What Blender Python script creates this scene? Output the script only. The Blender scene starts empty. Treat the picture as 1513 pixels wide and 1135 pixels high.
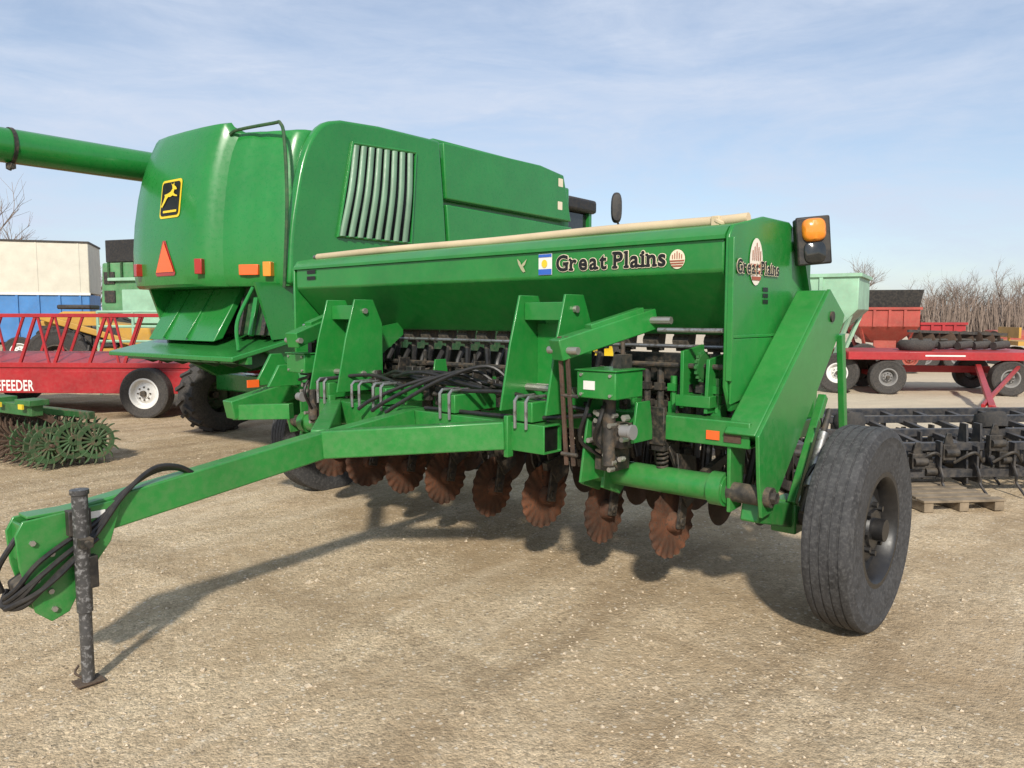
import bpy, bmesh, math, random
from mathutils import Vector as V, Matrix
from mathutils.bvhtree import BVHTree
random.seed(7)
R=math.radians; PI=math.pi
sc=bpy.context.scene; col=sc.collection
CAMH=1.6; F=1137.; TH=R(5.0)
def ray(px,py):
    dx=(px-756.5)/F; dy=(567.5-py)/F
    return V((dx, math.cos(TH)+dy*math.sin(TH), -math.sin(TH)+dy*math.cos(TH)))
class Fr:
    def __init__(s,o,a): s.m=Matrix.Translation(o)@Matrix.Rotation(a,4,'Z'); s.i=s.m.inverted(); s.o=o; s.a=a
    def at(s,px,py,x=None,y=None,z=None):
        o=s.i@V((0,0,CAMH)); d=s.i.to_3x3()@ray(px,py)
        k,v=(0,x) if x is not None else (1,y) if y is not None else (2,z)
        return o+d*((v-o[k])/d[k])
Wd=Fr((0,0,0),0)
# ---------------------------------------------------------------- mesh builder
class MB:
    def __init__(s): s.v=[]; s.f=[]
    def add(s,vs,fs):
        n=len(s.v); s.v+=[tuple(p) for p in vs]; s.f+=[tuple(i+n for i in f) for f in fs]; return s
    def box(s,c,sz,m=None):
        hx,hy,hz=[q/2 for q in sz]; c=V(c)
        vs=[V((x,y,z)) for x in(-hx,hx) for y in(-hy,hy) for z in(-hz,hz)]
        if m: vs=[m@p for p in vs]
        return s.add([p+c for p in vs],[(0,1,3,2),(4,6,7,5),(0,4,5,1),(2,3,7,6),(0,2,6,4),(1,5,7,3)])
    def beam(s,p0,p1,w,h,up=(0,0,1)):
        p0=V(p0);p1=V(p1);d=(p1-p0).normalized();u=V(up)
        if abs(d.dot(u))>.98: u=V((0,1,0))
        a=d.cross(u).normalized(); b=a.cross(d)
        vs=[p+a*(i*w/2)+b*(j*h/2) for p in(p0,p1) for i,j in((-1,-1),(1,-1),(1,1),(-1,1))]
        return s.add(vs,[(0,1,2,3),(7,6,5,4),(0,4,5,1),(1,5,6,2),(2,6,7,3),(3,7,4,0)])
    def hollow(s,p0,p1,w,h,t=.012,deep=.25):
        p0=V(p0);p1=V(p1);d=(p1-p0).normalized();u=V((0,0,1));a=d.cross(u).normalized();b=a.cross(d)
        def rg(p,w,h): return [p+a*(i*w/2)+b*(j*h/2) for i,j in((-1,-1),(1,-1),(1,1),(-1,1))]
        q=w-2*t; k=h-2*t
        return s.loft([rg(p0+d*deep,q,k),rg(p0,q,k),rg(p0,w,h),rg(p1,w,h),rg(p1,q,k),rg(p1-d*deep,q,k)])
    def tube(s,pts,r,n=8,cap=True):
        pts=[V(p) for p in pts]; m=len(pts); rr=r if isinstance(r,(list,tuple)) else [r]*m
        d=(pts[1]-pts[0]).normalized(); u=V((0,0,1)) if abs(d.z)<.9 else V((1,0,0))
        a=d.cross(u).normalized(); rings=[]
        for i in range(m):
            t=(pts[min(i+1,m-1)]-pts[max(i-1,0)])
            if t.length<1e-9: t=d
            t.normalize(); a=(a-t*a.dot(t)).normalized(); b=t.cross(a)
            rings.append([pts[i]+(a*math.cos(2*PI*k/n)+b*math.sin(2*PI*k/n))*rr[i] for k in range(n)])
        return s.loft(rings,caps=cap)
    def loft(s,rings,closed=True,caps=True):
        n=len(rings[0]); vs=[p for r_ in rings for p in r_]; fs=[]
        for i in range(len(rings)-1):
            for k in range(n if closed else n-1):
                k2=(k+1)%n; fs.append((i*n+k,i*n+k2,(i+1)*n+k2,(i+1)*n+k))
        if caps:
            fs.append(tuple(range(n))[::-1]); fs.append(tuple((len(rings)-1)*n+k for k in range(n)))
        return s.add(vs,fs)
    def prism(s,poly,ax,a,b):
        f={'x':lambda t,p:(t,p[0],p[1]),'y':lambda t,p:(p[0],t,p[1]),'z':lambda t,p:(p[0],p[1],t)}[ax]
        return s.loft([[f(a,p) for p in poly],[f(b,p) for p in poly]])
    def lathe(s,prof,c,ax=(1,0,0),n=24,close=False):
        c=V(c);ax=V(ax).normalized();u=V((0,0,1)) if abs(ax.z)<.9 else V((1,0,0))
        a=ax.cross(u).normalized();b=ax.cross(a);m=len(prof)
        vs=[c+ax*h+(a*math.cos(2*PI*k/n)+b*math.sin(2*PI*k/n))*r for k in range(n) for r,h in prof]; fs=[]
        for k in range(n):
            k2=(k+1)%n
            for i in range(m if close else m-1):
                i2=(i+1)%m
                fs.append((k*m+i,k2*m+i,k2*m+i2,k*m+i2))
        return s.add(vs,fs)
    def cyl(s,p0,p1,r,n=14): return s.tube([p0,p1],r,n)
    def build(s,name,mat,parent=None,smooth=38,bevel=0,seg=2,weld=False):
        me=bpy.data.meshes.new(name); me.from_pydata(s.v,[],s.f)
        bm=bmesh.new(); bm.from_mesh(me)
        if weld: bmesh.ops.remove_doubles(bm,verts=bm.verts,dist=1e-5)
        bmesh.ops.recalc_face_normals(bm,faces=bm.faces)
        if smooth:
            for f in bm.faces: f.smooth=True
            for e in bm.edges:
                if len(e.link_faces)==2 and e.calc_face_angle(0)>R(smooth): e.smooth=False
        bm.to_mesh(me); bm.free()
        me.materials.append(mat); o=bpy.data.objects.new(name,me); col.objects.link(o)
        if parent: o.parent=parent
        if bevel:
            b=o.modifiers.new('bevel','BEVEL'); b.width=bevel; b.segments=seg; b.limit_method='ANGLE'; b.angle_limit=R(42)
        return o
def spline(pts,k=6):
    pts=[V(p) for p in pts]; q=[pts[0]*2-pts[1]]+pts+[pts[-1]*2-pts[-2]]; out=[]
    for i in range(1,len(q)-2):
        for j in range(k):
            t=j/k; a,b,c,d=q[i-1:i+3]
            out.append(.5*((2*b)+(c-a)*t+(2*a-5*b+4*c-d)*t*t+(3*b-a-3*c+d)*t**3))
    return out+[pts[-1]]
def tag(o,label=None,cat=None,group=None,kind=None):
    if label: o['label']=label
    if cat: o['category']=cat
    if group: o['group']=group
    if kind: o['kind']=kind
    return o
def empty(name,loc,rz=0):
    o=bpy.data.objects.new(name,None); o.empty_display_size=.2; col.objects.link(o); o.location=loc; o.rotation_euler=(0,0,rz); return o
def cpart(o,parent,loc=None,rz=None):
    c=o.copy(); col.objects.link(c); c.parent=parent
    if loc is not None: c.location=loc
    if rz is not None: c.rotation_euler=(0,0,rz)
    for ch in o.children:
        d=ch.copy(); col.objects.link(d); d.parent=c
    return c
def dup(root,loc,rz=0,label=None,scale=None):
    c=root.copy(); col.objects.link(c); c.location=loc; c.rotation_euler=(0,0,rz)
    if scale: c.scale=scale
    if label: c['label']=label
    for ch in list(root.children): cpart(ch,c)
    return c
# ---------------------------------------------------------------- materials
def newmat(name):
    m=bpy.data.materials.new(name); m.use_nodes=True; nt=m.node_tree; return m,nt,nt.nodes['Principled BSDF']
def mixc(nt,fac,a,b,mode='MIX'):
    n=nt.nodes.new('ShaderNodeMixRGB'); n.blend_type=mode
    for i,v in enumerate((fac,a,b)):
        if hasattr(v,'is_output'): nt.links.new(v,n.inputs[i])
        else: n.inputs[i].default_value=v if i==0 else (v[0],v[1],v[2],1)
    return n.outputs[0]
def noi(nt,co,scale,detail=4,rough=.55,dist=0):
    n=nt.nodes.new('ShaderNodeTexNoise'); n.inputs['Scale'].default_value=scale; n.inputs['Detail'].default_value=detail
    n.inputs['Roughness'].default_value=rough; n.inputs['Distortion'].default_value=dist; nt.links.new(co,n.inputs['Vector']); return n.outputs['Fac']
def ramp(nt,v,a,b,ca=0.,cb=1.):
    n=nt.nodes.new('ShaderNodeMapRange'); nt.links.new(v,n.inputs[0])
    for i,x in enumerate((a,b,ca,cb)): n.inputs[i+1].default_value=x
    return n.outputs[0]
def mul(nt,a,b,op='MULTIPLY'):
    n=nt.nodes.new('ShaderNodeMath'); n.operation=op
    for i,v in enumerate((a,b)):
        if hasattr(v,'is_output'): nt.links.new(v,n.inputs[i])
        else: n.inputs[i].default_value=v
    return n.outputs[0]
def bump(nt,b,h,st,dist=.01):
    n=nt.nodes.new('ShaderNodeBump'); n.inputs['Strength'].default_value=st; n.inputs['Distance'].default_value=dist
    nt.links.new(h,n.inputs['Height']); nt.links.new(n.outputs[0],b.inputs['Normal'])
def paint(name,c,rough=.42,var=.14,dust=.25,low=.35,dcol=(.34,.27,.19),metal=0,scale=2.5,bmp=.08,c2=None,coat=0,spec=.5,rand=0,bd=.004):
    m,nt,b=newmat(name); tc=nt.nodes.new('ShaderNodeTexCoord').outputs['Object']
    n1=noi(nt,tc,scale,5); n2=noi(nt,tc,scale*7,6,.7); n3=noi(nt,tc,scale*30,3,.6)
    ca=tuple(x*(1-var*1.6) for x in c); cb=tuple(min(1,x*(1+var*1.3)) for x in c)
    k=mixc(nt,ramp(nt,n1,.3,.7),ca,cb)
    if c2: k=mixc(nt,ramp(nt,n2,.52,.62),k,c2)
    if rand:
        oi=nt.nodes.new('ShaderNodeObjectInfo'); rv=ramp(nt,oi.outputs['Random'],0,1,1-rand,1+rand)
        cc=nt.nodes.new('ShaderNodeCombineColor')
        for i in range(3): nt.links.new(rv,cc.inputs[i])
        k=mixc(nt,1,k,cc.outputs[0],'MULTIPLY')
    sx=nt.nodes.new('ShaderNodeSeparateXYZ'); nt.links.new(tc,sx.inputs[0])
    lz=ramp(nt,sx.outputs['Z'],1.3,.1,0,low)
    dm=mul(nt,mul(nt,ramp(nt,n2,.42,.75),dust),mul(nt,lz,ramp(nt,n2,.3,.6)),'ADD')
    g=nt.nodes.new('ShaderNodeNewGeometry'); sg=nt.nodes.new('ShaderNodeSeparateXYZ'); nt.links.new(g.outputs['Normal'],sg.inputs[0])
    up=mul(nt,ramp(nt,sg.outputs['Z'],.35,1,0,dust*1.0),ramp(nt,n1,.25,.65,.3,1))
    dm=mul(nt,dm,up,'ADD')
    n=nt.nodes.new('ShaderNodeClamp'); nt.links.new(dm,n.inputs[0]); n.inputs['Max'].default_value=.85
    k=mixc(nt,n.outputs[0],k,dcol); nt.links.new(k,b.inputs['Base Color'])
    rr=mul(nt,ramp(nt,n2,.3,.7,rough*.85,min(1,rough*1.25)),mul(nt,n.outputs[0],.4),'ADD'); nt.links.new(rr,b.inputs['Roughness'])
    b.inputs['Metallic'].default_value=metal; b.inputs['Coat Weight'].default_value=coat; b.inputs['Coat Roughness'].default_value=.12
    b.inputs['Specular IOR Level'].default_value=spec
    if bmp: bump(nt,b,n3,bmp,bd)
    return m
G=paint('green_implement_paint',(.015,.205,.033),.34,.09,.07,.14,coat=.2,bmp=.04)
GC=paint('green_machine_paint',(.013,.195,.032),.28,.06,.04,.05,coat=.35,bmp=.015)
GD=paint('dark_green_paint',(.012,.07,.02),.6,.2,.2,.2)
GP=paint('pale_green_paint',(.30,.52,.36),.5,.12,.2,.2)
GO=paint('faded_green_paint',(.09,.26,.11),.5,.18,.25,.25)
GS=paint('pale_slat_paint',(.14,.26,.165),.4,.14,.08,0)
GR=paint('worn_green_paint',(.024,.085,.026),.65,.25,.15,.10,c2=(.075,.042,.024))
GRB=paint('green_sprocket_paint',(.02,.14,.03),.5,.2,.1,.1)
RED=paint('red_paint',(.36,.010,.017),.42,.12,.06,.06,coat=.1)
REDF=paint('faded_red_paint',(.36,.05,.035),.55,.15,.2,.2)
BLK=paint('black_paint',(.012,.012,.013),.5,.2,.15,.06)
BLKR=paint('black_rim_paint',(.012,.012,.013),.40,.2,.03,.0,bmp=.05)
NAVY=paint('dark_blue_grey_paint',(.014,.018,.026),.45,.2,.12,.1)
DARK=paint('grimy_dark_steel',(.022,.021,.02),.6,.3,.2,.2,c2=(.05,.03,.018))
BLKM=paint('black_row_unit_steel',(.012,.012,.012),.55,.3,.14,.10,c2=(.035,.024,.016),scale=5)
RUB=paint('tyre_rubber',(.020,.020,.021),.8,.25,.12,.22,dcol=(.22,.19,.16),bmp=.3,scale=6)
RUBW=paint('worn_tyre_rubber',(.027,.027,.029),.72,.3,.12,.07,dcol=(.28,.27,.26),bmp=.45,scale=8,c2=(.047,.047,.048),bd=.006)
HOSE=paint('hose_rubber',(.010,.010,.011),.45,.2,.05,.03)
CREAM=paint('cream_tarp',(.58,.46,.30),.75,.1,.1,0,bmp=.2)
CREAMP=paint('cream_panel',(.62,.58,.48),.6,.06,.08,0)
RUST=paint('rusty_disc_steel',(.100,.035,.015),.8,.45,.10,.03,c2=(.038,.017,.010),bmp=.3,scale=8,rand=.35)
RUSTD=paint('dark_rusty_steel',(.070,.035,.022),.8,.35,.15,.1,c2=(.035,.022,.016),bmp=.25,scale=9,rand=.3)
STEEL=paint('bare_steel',(.38,.38,.38),.4,.2,.1,.05,metal=.8,c2=(.16,.15,.14))
ZINC=paint('zinc_bolts',(.42,.40,.36),.4,.2,.1,.1,metal=.7)
JACKM=paint('worn_black_jack_steel',(.05,.05,.052),.42,.3,.05,.05,c2=(.19,.19,.195),scale=6)
WHITE=paint('white_decal',(.75,.74,.70),.5,.04,.06,0,bmp=0)
LCREAM=paint('cream_lettering',(.80,.70,.52),.5,.05,.03,0,bmp=0)
LWHITE=paint('pale_emblem_decal',(.78,.72,.62),.5,.05,.03,0,bmp=0)
LTAN=paint('worn_tan_decal',(.42,.42,.25),.6,.15,.05,0,bmp=0)
LBLK=paint('black_lettering_and_recess_shade',(.006,.006,.006),.4,.1,.02,0,bmp=0)  # lettering black, also the painted shade in the toolbar end and vent
YEL=paint('yellow_decal',(.75,.55,.03),.45,.05,.05,0,bmp=0)
YELM=paint('yellow_machine_paint',(.50,.27,.03),.5,.12,.2,.2)
BLUE=paint('blue_panel',(.05,.20,.48),.5,.1,.1,.1)
BLUED=paint('blue_decal',(.03,.12,.5),.5,.05,.05,0,bmp=0)
BRN=paint('brown_decal',(.34,.085,.045),.5,.1,.05,0,bmp=0)
ORG=paint('orange_reflector',(.85,.13,.02),.35,.05,.03,0,bmp=0,coat=.4)
REDL=paint('red_lamp_lens',(.35,.015,.01),.25,.05,.03,0,bmp=0,coat=.5)
AMB=paint('amber_lamp_lens',(.85,.26,.02),.25,.05,.03,0,bmp=0,coat=.5)
GLS=paint('dark_glass',(.012,.016,.018),.08,.1,.05,0,bmp=0,spec=.8)
WOOD=paint('weathered_pallet_wood',(.20,.155,.105),.85,.3,.15,.1,bmp=.4,scale=8)
BARK=paint('grey_bark',(.16,.13,.11),.9,.2,0,0,bmp=0)
TWIG=paint('brown_twigs',(.205,.155,.125),.9,.25,0,0,bmp=0)
WHEELW=paint('white_wheel_paint',(.74,.73,.70),.45,.06,.05,.05)
WHEELG=paint('grey_wheel_paint',(.20,.20,.20),.5,.1,.1,.1)
# ---------------------------------------------------------------- ground
def ground_mat():
    m,nt,b=newmat('gravel_dirt'); tc=nt.nodes.new('ShaderNodeTexCoord').outputs['Object']
    n0=noi(nt,tc,.22,5,.6,.6); n1=noi(nt,tc,1.1,7,.66,.5); n2=noi(nt,tc,9,7,.75); n3=noi(nt,tc,70,4,.7)
    # two sets of sweeping tyre tracks: rings about far off centres, so they run as gentle arcs
    def arcs(cx,cy,sc_):
        mp=nt.nodes.new('ShaderNodeMapping'); mp.inputs['Location'].default_value=(-cx,-cy,0); nt.links.new(tc,mp.inputs[0])
        s=nt.nodes.new('ShaderNodeSeparateXYZ'); nt.links.new(mp.outputs[0],s.inputs[0])
        r=mul(nt,mul(nt,mul(nt,s.outputs[0],s.outputs[0]),mul(nt,s.outputs[1],s.outputs[1]),'ADD'),.5,'POWER')
        a=mul(nt,s.outputs[1],s.outputs[0],'ARCTAN2')
        c=nt.nodes.new('ShaderNodeCombineXYZ'); nt.links.new(mul(nt,r,sc_),c.inputs[0]); nt.links.new(mul(nt,a,3.0),c.inputs[1])
        return noi(nt,c.outputs[0],1.0,6,.62,.35)
    ns=arcs(14,-6,1.7); ns2=arcs(-9,-7,1.3)
    def vor(s):
        v=nt.nodes.new('ShaderNodeTexVoronoi'); v.inputs['Scale'].default_value=s; nt.links.new(tc,v.inputs['Vector']); return v
    v1=vor(48); v2=vor(120)
    k=mixc(nt,ramp(nt,n1,.32,.68),(.43,.315,.190),(.60,.475,.315))
    k=mixc(nt,ramp(nt,n0,.46,.66,0,.6),k,(.365,.262,.155))
    k=mixc(nt,ramp(nt,ns,.51,.63,0,.7),k,(.31,.222,.132))
    k=mixc(nt,ramp(nt,ns,.45,.34,0,.6),k,(.67,.55,.39))
    k=mixc(nt,ramp(nt,ns2,.55,.64,0,.5),k,(.32,.232,.14))
    k=mixc(nt,ramp(nt,n2,.52,.76,0,.55),k,(.68,.56,.40))
    k=mixc(nt,ramp(nt,n2,.47,.28,0,.6),k,(.27,.195,.118))
    gr=ramp(nt,n1,.36,.60,.25,1.0)
    def pb(v,lo,hi):
        s=nt.nodes.new('ShaderNodeSeparateColor'); nt.links.new(v.outputs['Color'],s.inputs[0]); return ramp(nt,s.outputs[0],0,1,lo,hi),s
    p1,s1=pb(v1,.83,1.17); p2,s2=pb(v2,.72,1.28)
    c=nt.nodes.new('ShaderNodeCombineColor')
    q=mul(nt,p1,p2)
    for i in range(3): nt.links.new(q,c.inputs[i])
    k=mixc(nt,gr,k,c.outputs[0],'MULTIPLY')
    pale=mul(nt,ramp(nt,s1.outputs[1],.89,.93),ramp(nt,v1.outputs['Distance'],.5,.35))
    k=mixc(nt,mul(nt,pale,.7),k,(.72,.63,.50))
    dk=mul(nt,ramp(nt,s1.outputs[2],.92,.95),ramp(nt,v1.outputs['Distance'],.45,.3))
    k=mixc(nt,mul(nt,dk,.6),k,(.19,.14,.09))
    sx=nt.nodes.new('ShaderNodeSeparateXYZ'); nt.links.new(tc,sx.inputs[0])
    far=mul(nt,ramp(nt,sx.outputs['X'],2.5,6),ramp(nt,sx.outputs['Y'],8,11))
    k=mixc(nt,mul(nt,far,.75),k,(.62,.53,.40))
    nt.links.new(k,b.inputs['Base Color']); b.inputs['Roughness'].default_value=.95; b.inputs['Specular IOR Level'].default_value=.15
    h=mul(nt,mul(nt,n2,1.8),mul(nt,n3,.6),'ADD'); h=mul(nt,h,mul(nt,v1.outputs['Distance'],-.45),'ADD'); h=mul(nt,h,mul(nt,v2.outputs['Distance'],-.35),'ADD')
    h=mul(nt,h,mul(nt,ns,1.5),'ADD')
    bump(nt,b,h,.65,.017)
    return m
from mathutils import noise as mn
def gz(x,y):
    if -12<x<12 and .5<y<20:
        e=min(1,(12-abs(x))/2,(y-.5)/1.,(20-y)/4)
        r=math.hypot(x-14,y+6)
        return e*(.018*mn.noise(V((x*.9,y*.9,0)))+.020*mn.noise(V((r*1.9,math.atan2(y+6,x-14)*4,7)))+.011*mn.noise(V((x*3,y*3,4)))+.007*mn.noise(V((x*9,y*9,2))))
    return 0
def lin(a,b,n): return [a+(b-a)*i/n for i in range(n+1)]
xs=[-600,-250,-100,-50,-25,-16]+lin(-12,12,260)+[16,25,50,100,250,600]; ys=[-60,-20,-8]+lin(.5,20,230)+[24,30,45,70,120,300,900]
g=MB(); nx=len(xs)
g.v=[(x,y,gz(x,y)) for y in ys for x in xs]
g.f=[(j*nx+i,j*nx+i+1,(j+1)*nx+i+1,(j+1)*nx+i) for j in range(len(ys)-1) for i in range(nx-1)]
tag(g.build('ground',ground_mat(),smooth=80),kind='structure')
st=MB(); rs=random.Random(3)
for i in range(14000):
    y=1.7+9*rs.random()**1.25; x=(rs.random()-.5)*1.5*y+ (rs.random()-.5)
    if mn.noise(V((x*.8,y*.8,9)))<-.05 and rs.random()<.8: continue
    s=.003+.010*rs.random()**3+(.012 if rs.random()<.012 else 0)
    a=rs.random()*6.3; ca,sa=math.cos(a),math.sin(a); z=gz(x,y)
    pts=[(s*(.8+.5*rs.random()),0,0),(0,s*(.6+.4*rs.random()),0),(-s*(.8+.5*rs.random()),0,0),(0,-s*(.6+.4*rs.random()),0),(rs.uniform(-.3,.3)*s,rs.uniform(-.3,.3)*s,s*(.5+.3*rs.random())),(0,0,-s*.5)]
    st.add([(x+p[0]*ca-p[1]*sa,y+p[0]*sa+p[1]*ca,z+p[2]+s*.1) for p in pts],[(0,1,4),(1,2,4),(2,3,4),(3,0,4),(1,0,5),(2,1,5),(3,2,5),(0,3,5)])
STN=paint('gravel_stone',(.56,.46,.33),.9,.3,.2,0,scale=14,c2=(.33,.245,.16),bmp=0)
tag(st.build('loose_gravel',STN,smooth=0),'small loose pale stones scattered over the dirt yard','gravel',kind='stuff')
# ---------------------------------------------------------------- wheels
def make_wheel(parent,loc,rz,Rr,w,rim,rimmat,n=48,grooves=3,lugs=0,dish=.1,name='wheel',rub=None,gd=.012,hubmat=None):
    p=[(rim,-.42*w),(rim+.02,-.46*w),(Rr*.5+rim*.5,-.5*w),(Rr*.93,-.49*w),(Rr*.985,-.44*w),(Rr,-.37*w)]
    if grooves:
        for i in range(grooves):
            h=(-.37+.74*(i+.5+.0)/grooves)*w; 
            p+=[(Rr,h-.02*w),(Rr-gd,h-.016*w),(Rr-gd,h+.016*w),(Rr,h+.02*w)]
    p+=[(Rr,.37*w),(Rr*.985,.44*w),(Rr*.93,.49*w),(Rr*.80+rim*.20,.505*w),(Rr*.78+rim*.22,.495*w),(Rr*.5+rim*.5,.5*w),(rim+.02,.46*w),(rim,.42*w)]
    m=MB().lathe([(rim,-.42*w),(rim+.012,.40*w),(rim+.012,.445*w),(rim-.012,.445*w),(rim-.03,.36*w),(rim-.04,dish*w),(rim*.72,(dish-.04)*w),(rim*.52,(dish+.14)*w),(rim*.36,(dish+.14)*w),(rim*.34,(dish+.2)*w),(0.001,(dish+.2)*w)],(0,0,0),(1,0,0),n)
    wh=m.build(name,rimmat,parent); wh.location=loc; wh.rotation_euler=(0,0,rz)
    t=MB().lathe(p,(0,0,0),(1,0,0),n)
    if lugs:
        for k in range(lugs):
            a=2*PI*k/lugs
            for sgn in(-1,1):
                a2=a+(PI/lugs if sgn>0 else 0)
                p0=V((.02*w*sgn,(Rr+.005)*math.cos(a2+.18),(Rr+.005)*math.sin(a2+.18))); p1=V((.46*w*sgn,(Rr)*math.cos(a2),(Rr)*math.sin(a2)))
                t.beam(p0,p1,.05*Rr/.5,.07,up=(0,math.cos(a2),math.sin(a2)))
    t.build('tyre',rub or RUB,wh)
    h=MB().cyl((dish*w*.5,0,0),((dish+.42)*w,0,0),rim*.2,14)
    for k in range(8):
        a=2*PI*k/8; h.cyl(((dish+.1)*w,rim*.44*math.cos(a),rim*.44*math.sin(a)),((dish+.24)*w,rim*.44*math.cos(a),rim*.44*math.sin(a)),rim*.055,6)
    h.build('hub',hubmat or DARK,wh)
    return wh
# ---------------------------------------------------------------- lettering
def glyphs(body,off,slab):
    vs=[];fs=[];cx=0
    gap=.16 if slab else .14
    def quad(x0,x1,y0,y1):
        n=len(vs); vs.extend([(x0-off*.6,y0-off*.6,.02),(x1+off*.6,y0-off*.6,.02),(x1+off*.6,y1+off*.6,.02),(x0-off*.6,y1+off*.6,.02)]); fs.append((n,n+1,n+2,n+3))
    for ch in body:
        if ch==' ': cx+=.24; continue
        cu=bpy.data.curves.new('t','FONT'); cu.body=ch; cu.size=1; cu.offset=off; cu.resolution_u=5
        ob=bpy.data.objects.new('t',cu); col.objects.link(ob); me=bpy.data.meshes.new_from_object(ob)
        x0=min(v.co.x for v in me.vertices)+off; x1=max(v.co.x for v in me.vertices)-off; n=len(vs)
        vs.extend([(v.co.x-x0+cx,v.co.y,0) for v in me.vertices]); fs.extend([tuple(i+n for i in p.vertices) for p in me.polygons])
        w=x1-x0; y1=max(v.co.y for v in me.vertices)-off
        if slab:
            s=.10; k=.065; e=.075
            if ch=='P': quad(cx-e,cx+s+e,0,k); quad(cx-e,cx,y1-k,y1)
            if ch in'lir': quad(cx-e,cx+s*.8+e,0,k); quad(cx-e,cx+.03,(y1 if ch=='l' else .52)-k,y1 if ch=='l' else .52)
            if ch=='n': quad(cx-e,cx+s*.8+e*.6,0,k); quad(cx+w-s*.8-e*.6,cx+w+e,0,k); quad(cx-e,cx+.03,.46,.52)
            if ch=='a': quad(cx+w-.03,cx+w+e,0,k)
            if ch=='G': quad(cx+w-.24,cx+w+.05,.30,.37)
        bpy.data.objects.remove(ob); bpy.data.curves.remove(cu); bpy.data.meshes.remove(me)
        cx+=w+gap
    return vs,fs,cx-gap
def text(name,body,mat,parent,O,U,H,off=.0,slab=False,spread=0):
    "O lower left, U = vector of full width, H = vector of cap height; spread: outline made of shifted copies, each 0.2 mm above the last"
    vs,fs,w=glyphs(body,off,slab); O=V(O);U=V(U);H=V(H);Nn=U.cross(H).normalized()
    V_=[];F_=[]
    sh=[(0,0)] if not spread else [(spread*math.cos(2*PI*k/10),spread*math.sin(2*PI*k/10)) for k in range(10)]
    for i,(sx,sy) in enumerate(sh):
        n=len(V_); V_+=[tuple(O+U*((x+sx)/w)+H*((y+sy)/.7)+Nn*(z*.004+i*.0002)) for x,y,z in vs]; F_+=[tuple(j+n for j in f) for f in fs]
    me=bpy.data.meshes.new(name); me.from_pydata(V_,[],F_); me.materials.append(mat)
    o=bpy.data.objects.new(name,me); col.objects.link(o); o.parent=parent; return o
def flat(name,mat,parent,O,U,H,poly):
    O=V(O);U=V(U);H=V(H); me=bpy.data.meshes.new(name)
    me.from_pydata([tuple(O+U*x+H*y) for x,y in poly],[],[tuple(range(len(poly)))]); me.materials.append(mat)
    o=bpy.data.objects.new(name,me); col.objects.link(o); o.parent=parent; return o
def ell(cx,cy,rx,ry,n=24): return [(cx+rx*math.cos(2*PI*k/n),cy+ry*math.sin(2*PI*k/n)) for k in range(n)]
# ================================================================ SEED DRILL
D=Fr((-.02,5.43,0),R(-42.1))
dr=empty('seed_drill',D.o,D.a)
tag(dr,'long green seed drill in front with cream tarp roll and rusty coulter discs','seed drill')
XL,XR=-1.97,1.85
prof=[(-.45,1.83),(-.45,1.99),(-.41,2.03),(-.08,2.10),(.25,2.10),(.56,1.97),(.56,1.76),(.12,1.5),(-.12,1.5)]
hop=MB().prism(prof,'x',XL,XR).build('hopper',G,dr,bevel=.012)
lid=MB().prism([(-.468,1.985),(-.468,2.004),(-.425,2.048),(-.08,2.118),(.25,2.118),(.25,2.106),(-.08,2.106),(-.415,2.036),(-.456,1.996),(-.456,1.985)],'x',XL-.01,XR+.01).build('hopper_lid',G,dr)
ep=[(-.462,2.0),(-.42,2.055),(-.08,2.125),(.25,2.125),(.58,1.98),(.58,1.72),(.25,1.42),(.0,1.15),(-.40,1.12),(-.462,1.25)]
e1=MB().prism(ep,'x',XR+.012,XR+.036).build('end_panel',G,dr,bevel=.006)
MB().prism(ep,'x',XL-.036,XL-.012).build('end_panel',G,dr,bevel=.006)
MB().beam((XR+.045,-.455,1.28),(XR+.045,-.455,1.99),.03,.02).beam((XR+.045,-.44,1.5),(XR+.045,.3,1.5),.016,.016).build('panel_flange',G,e1,bevel=.003)
MB().prism([(-.44,1.16),(-.44,1.49),(.1,1.49),(-.1,1.2)],'x',XR+.037,XR+.05).build('panel_skirt',G,e1,bevel=.004)
rl=MB().tube(spline([(XL+.02,-.25,2.10),(-1,-.25,2.107),(0,-.25,2.10),(1,-.25,2.106),(XR-.16,-.25,2.10),(XR+.03,-.25,2.103)],5),.027,12)
tr=rl.build('tarp_roll',CREAM,dr)
MB().cyl((XR-.12,-.25,2.105),(XR-.13,-.25,2.085),.04).box((XR-.14,-.24,2.075),(.05,.09,.1)).build('roll_clamp',CREAM,tr,bevel=.006)
MB().cyl((XL-.03,-.25,2.10),(XL+.02,-.25,2.10),.018).build('roll_crank',STEEL,tr)
yF=-.4535
a=D.at(823,399,y=yF); b_=D.at(983,398,y=yF)
wv=V((b_.x-a.x,0,0)); hv=V((0,0,.088)); o0=V((a.x,yF,a.z-.006))
text('lettering_outline','Great Plains',LCREAM,dr,o0+V((0,-.0012,0)),wv,hv,.026,True,.034)
text('lettering','Great Plains',LBLK,dr,o0+V((0,-.0046,0)),wv,hv,.032,True)
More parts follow.
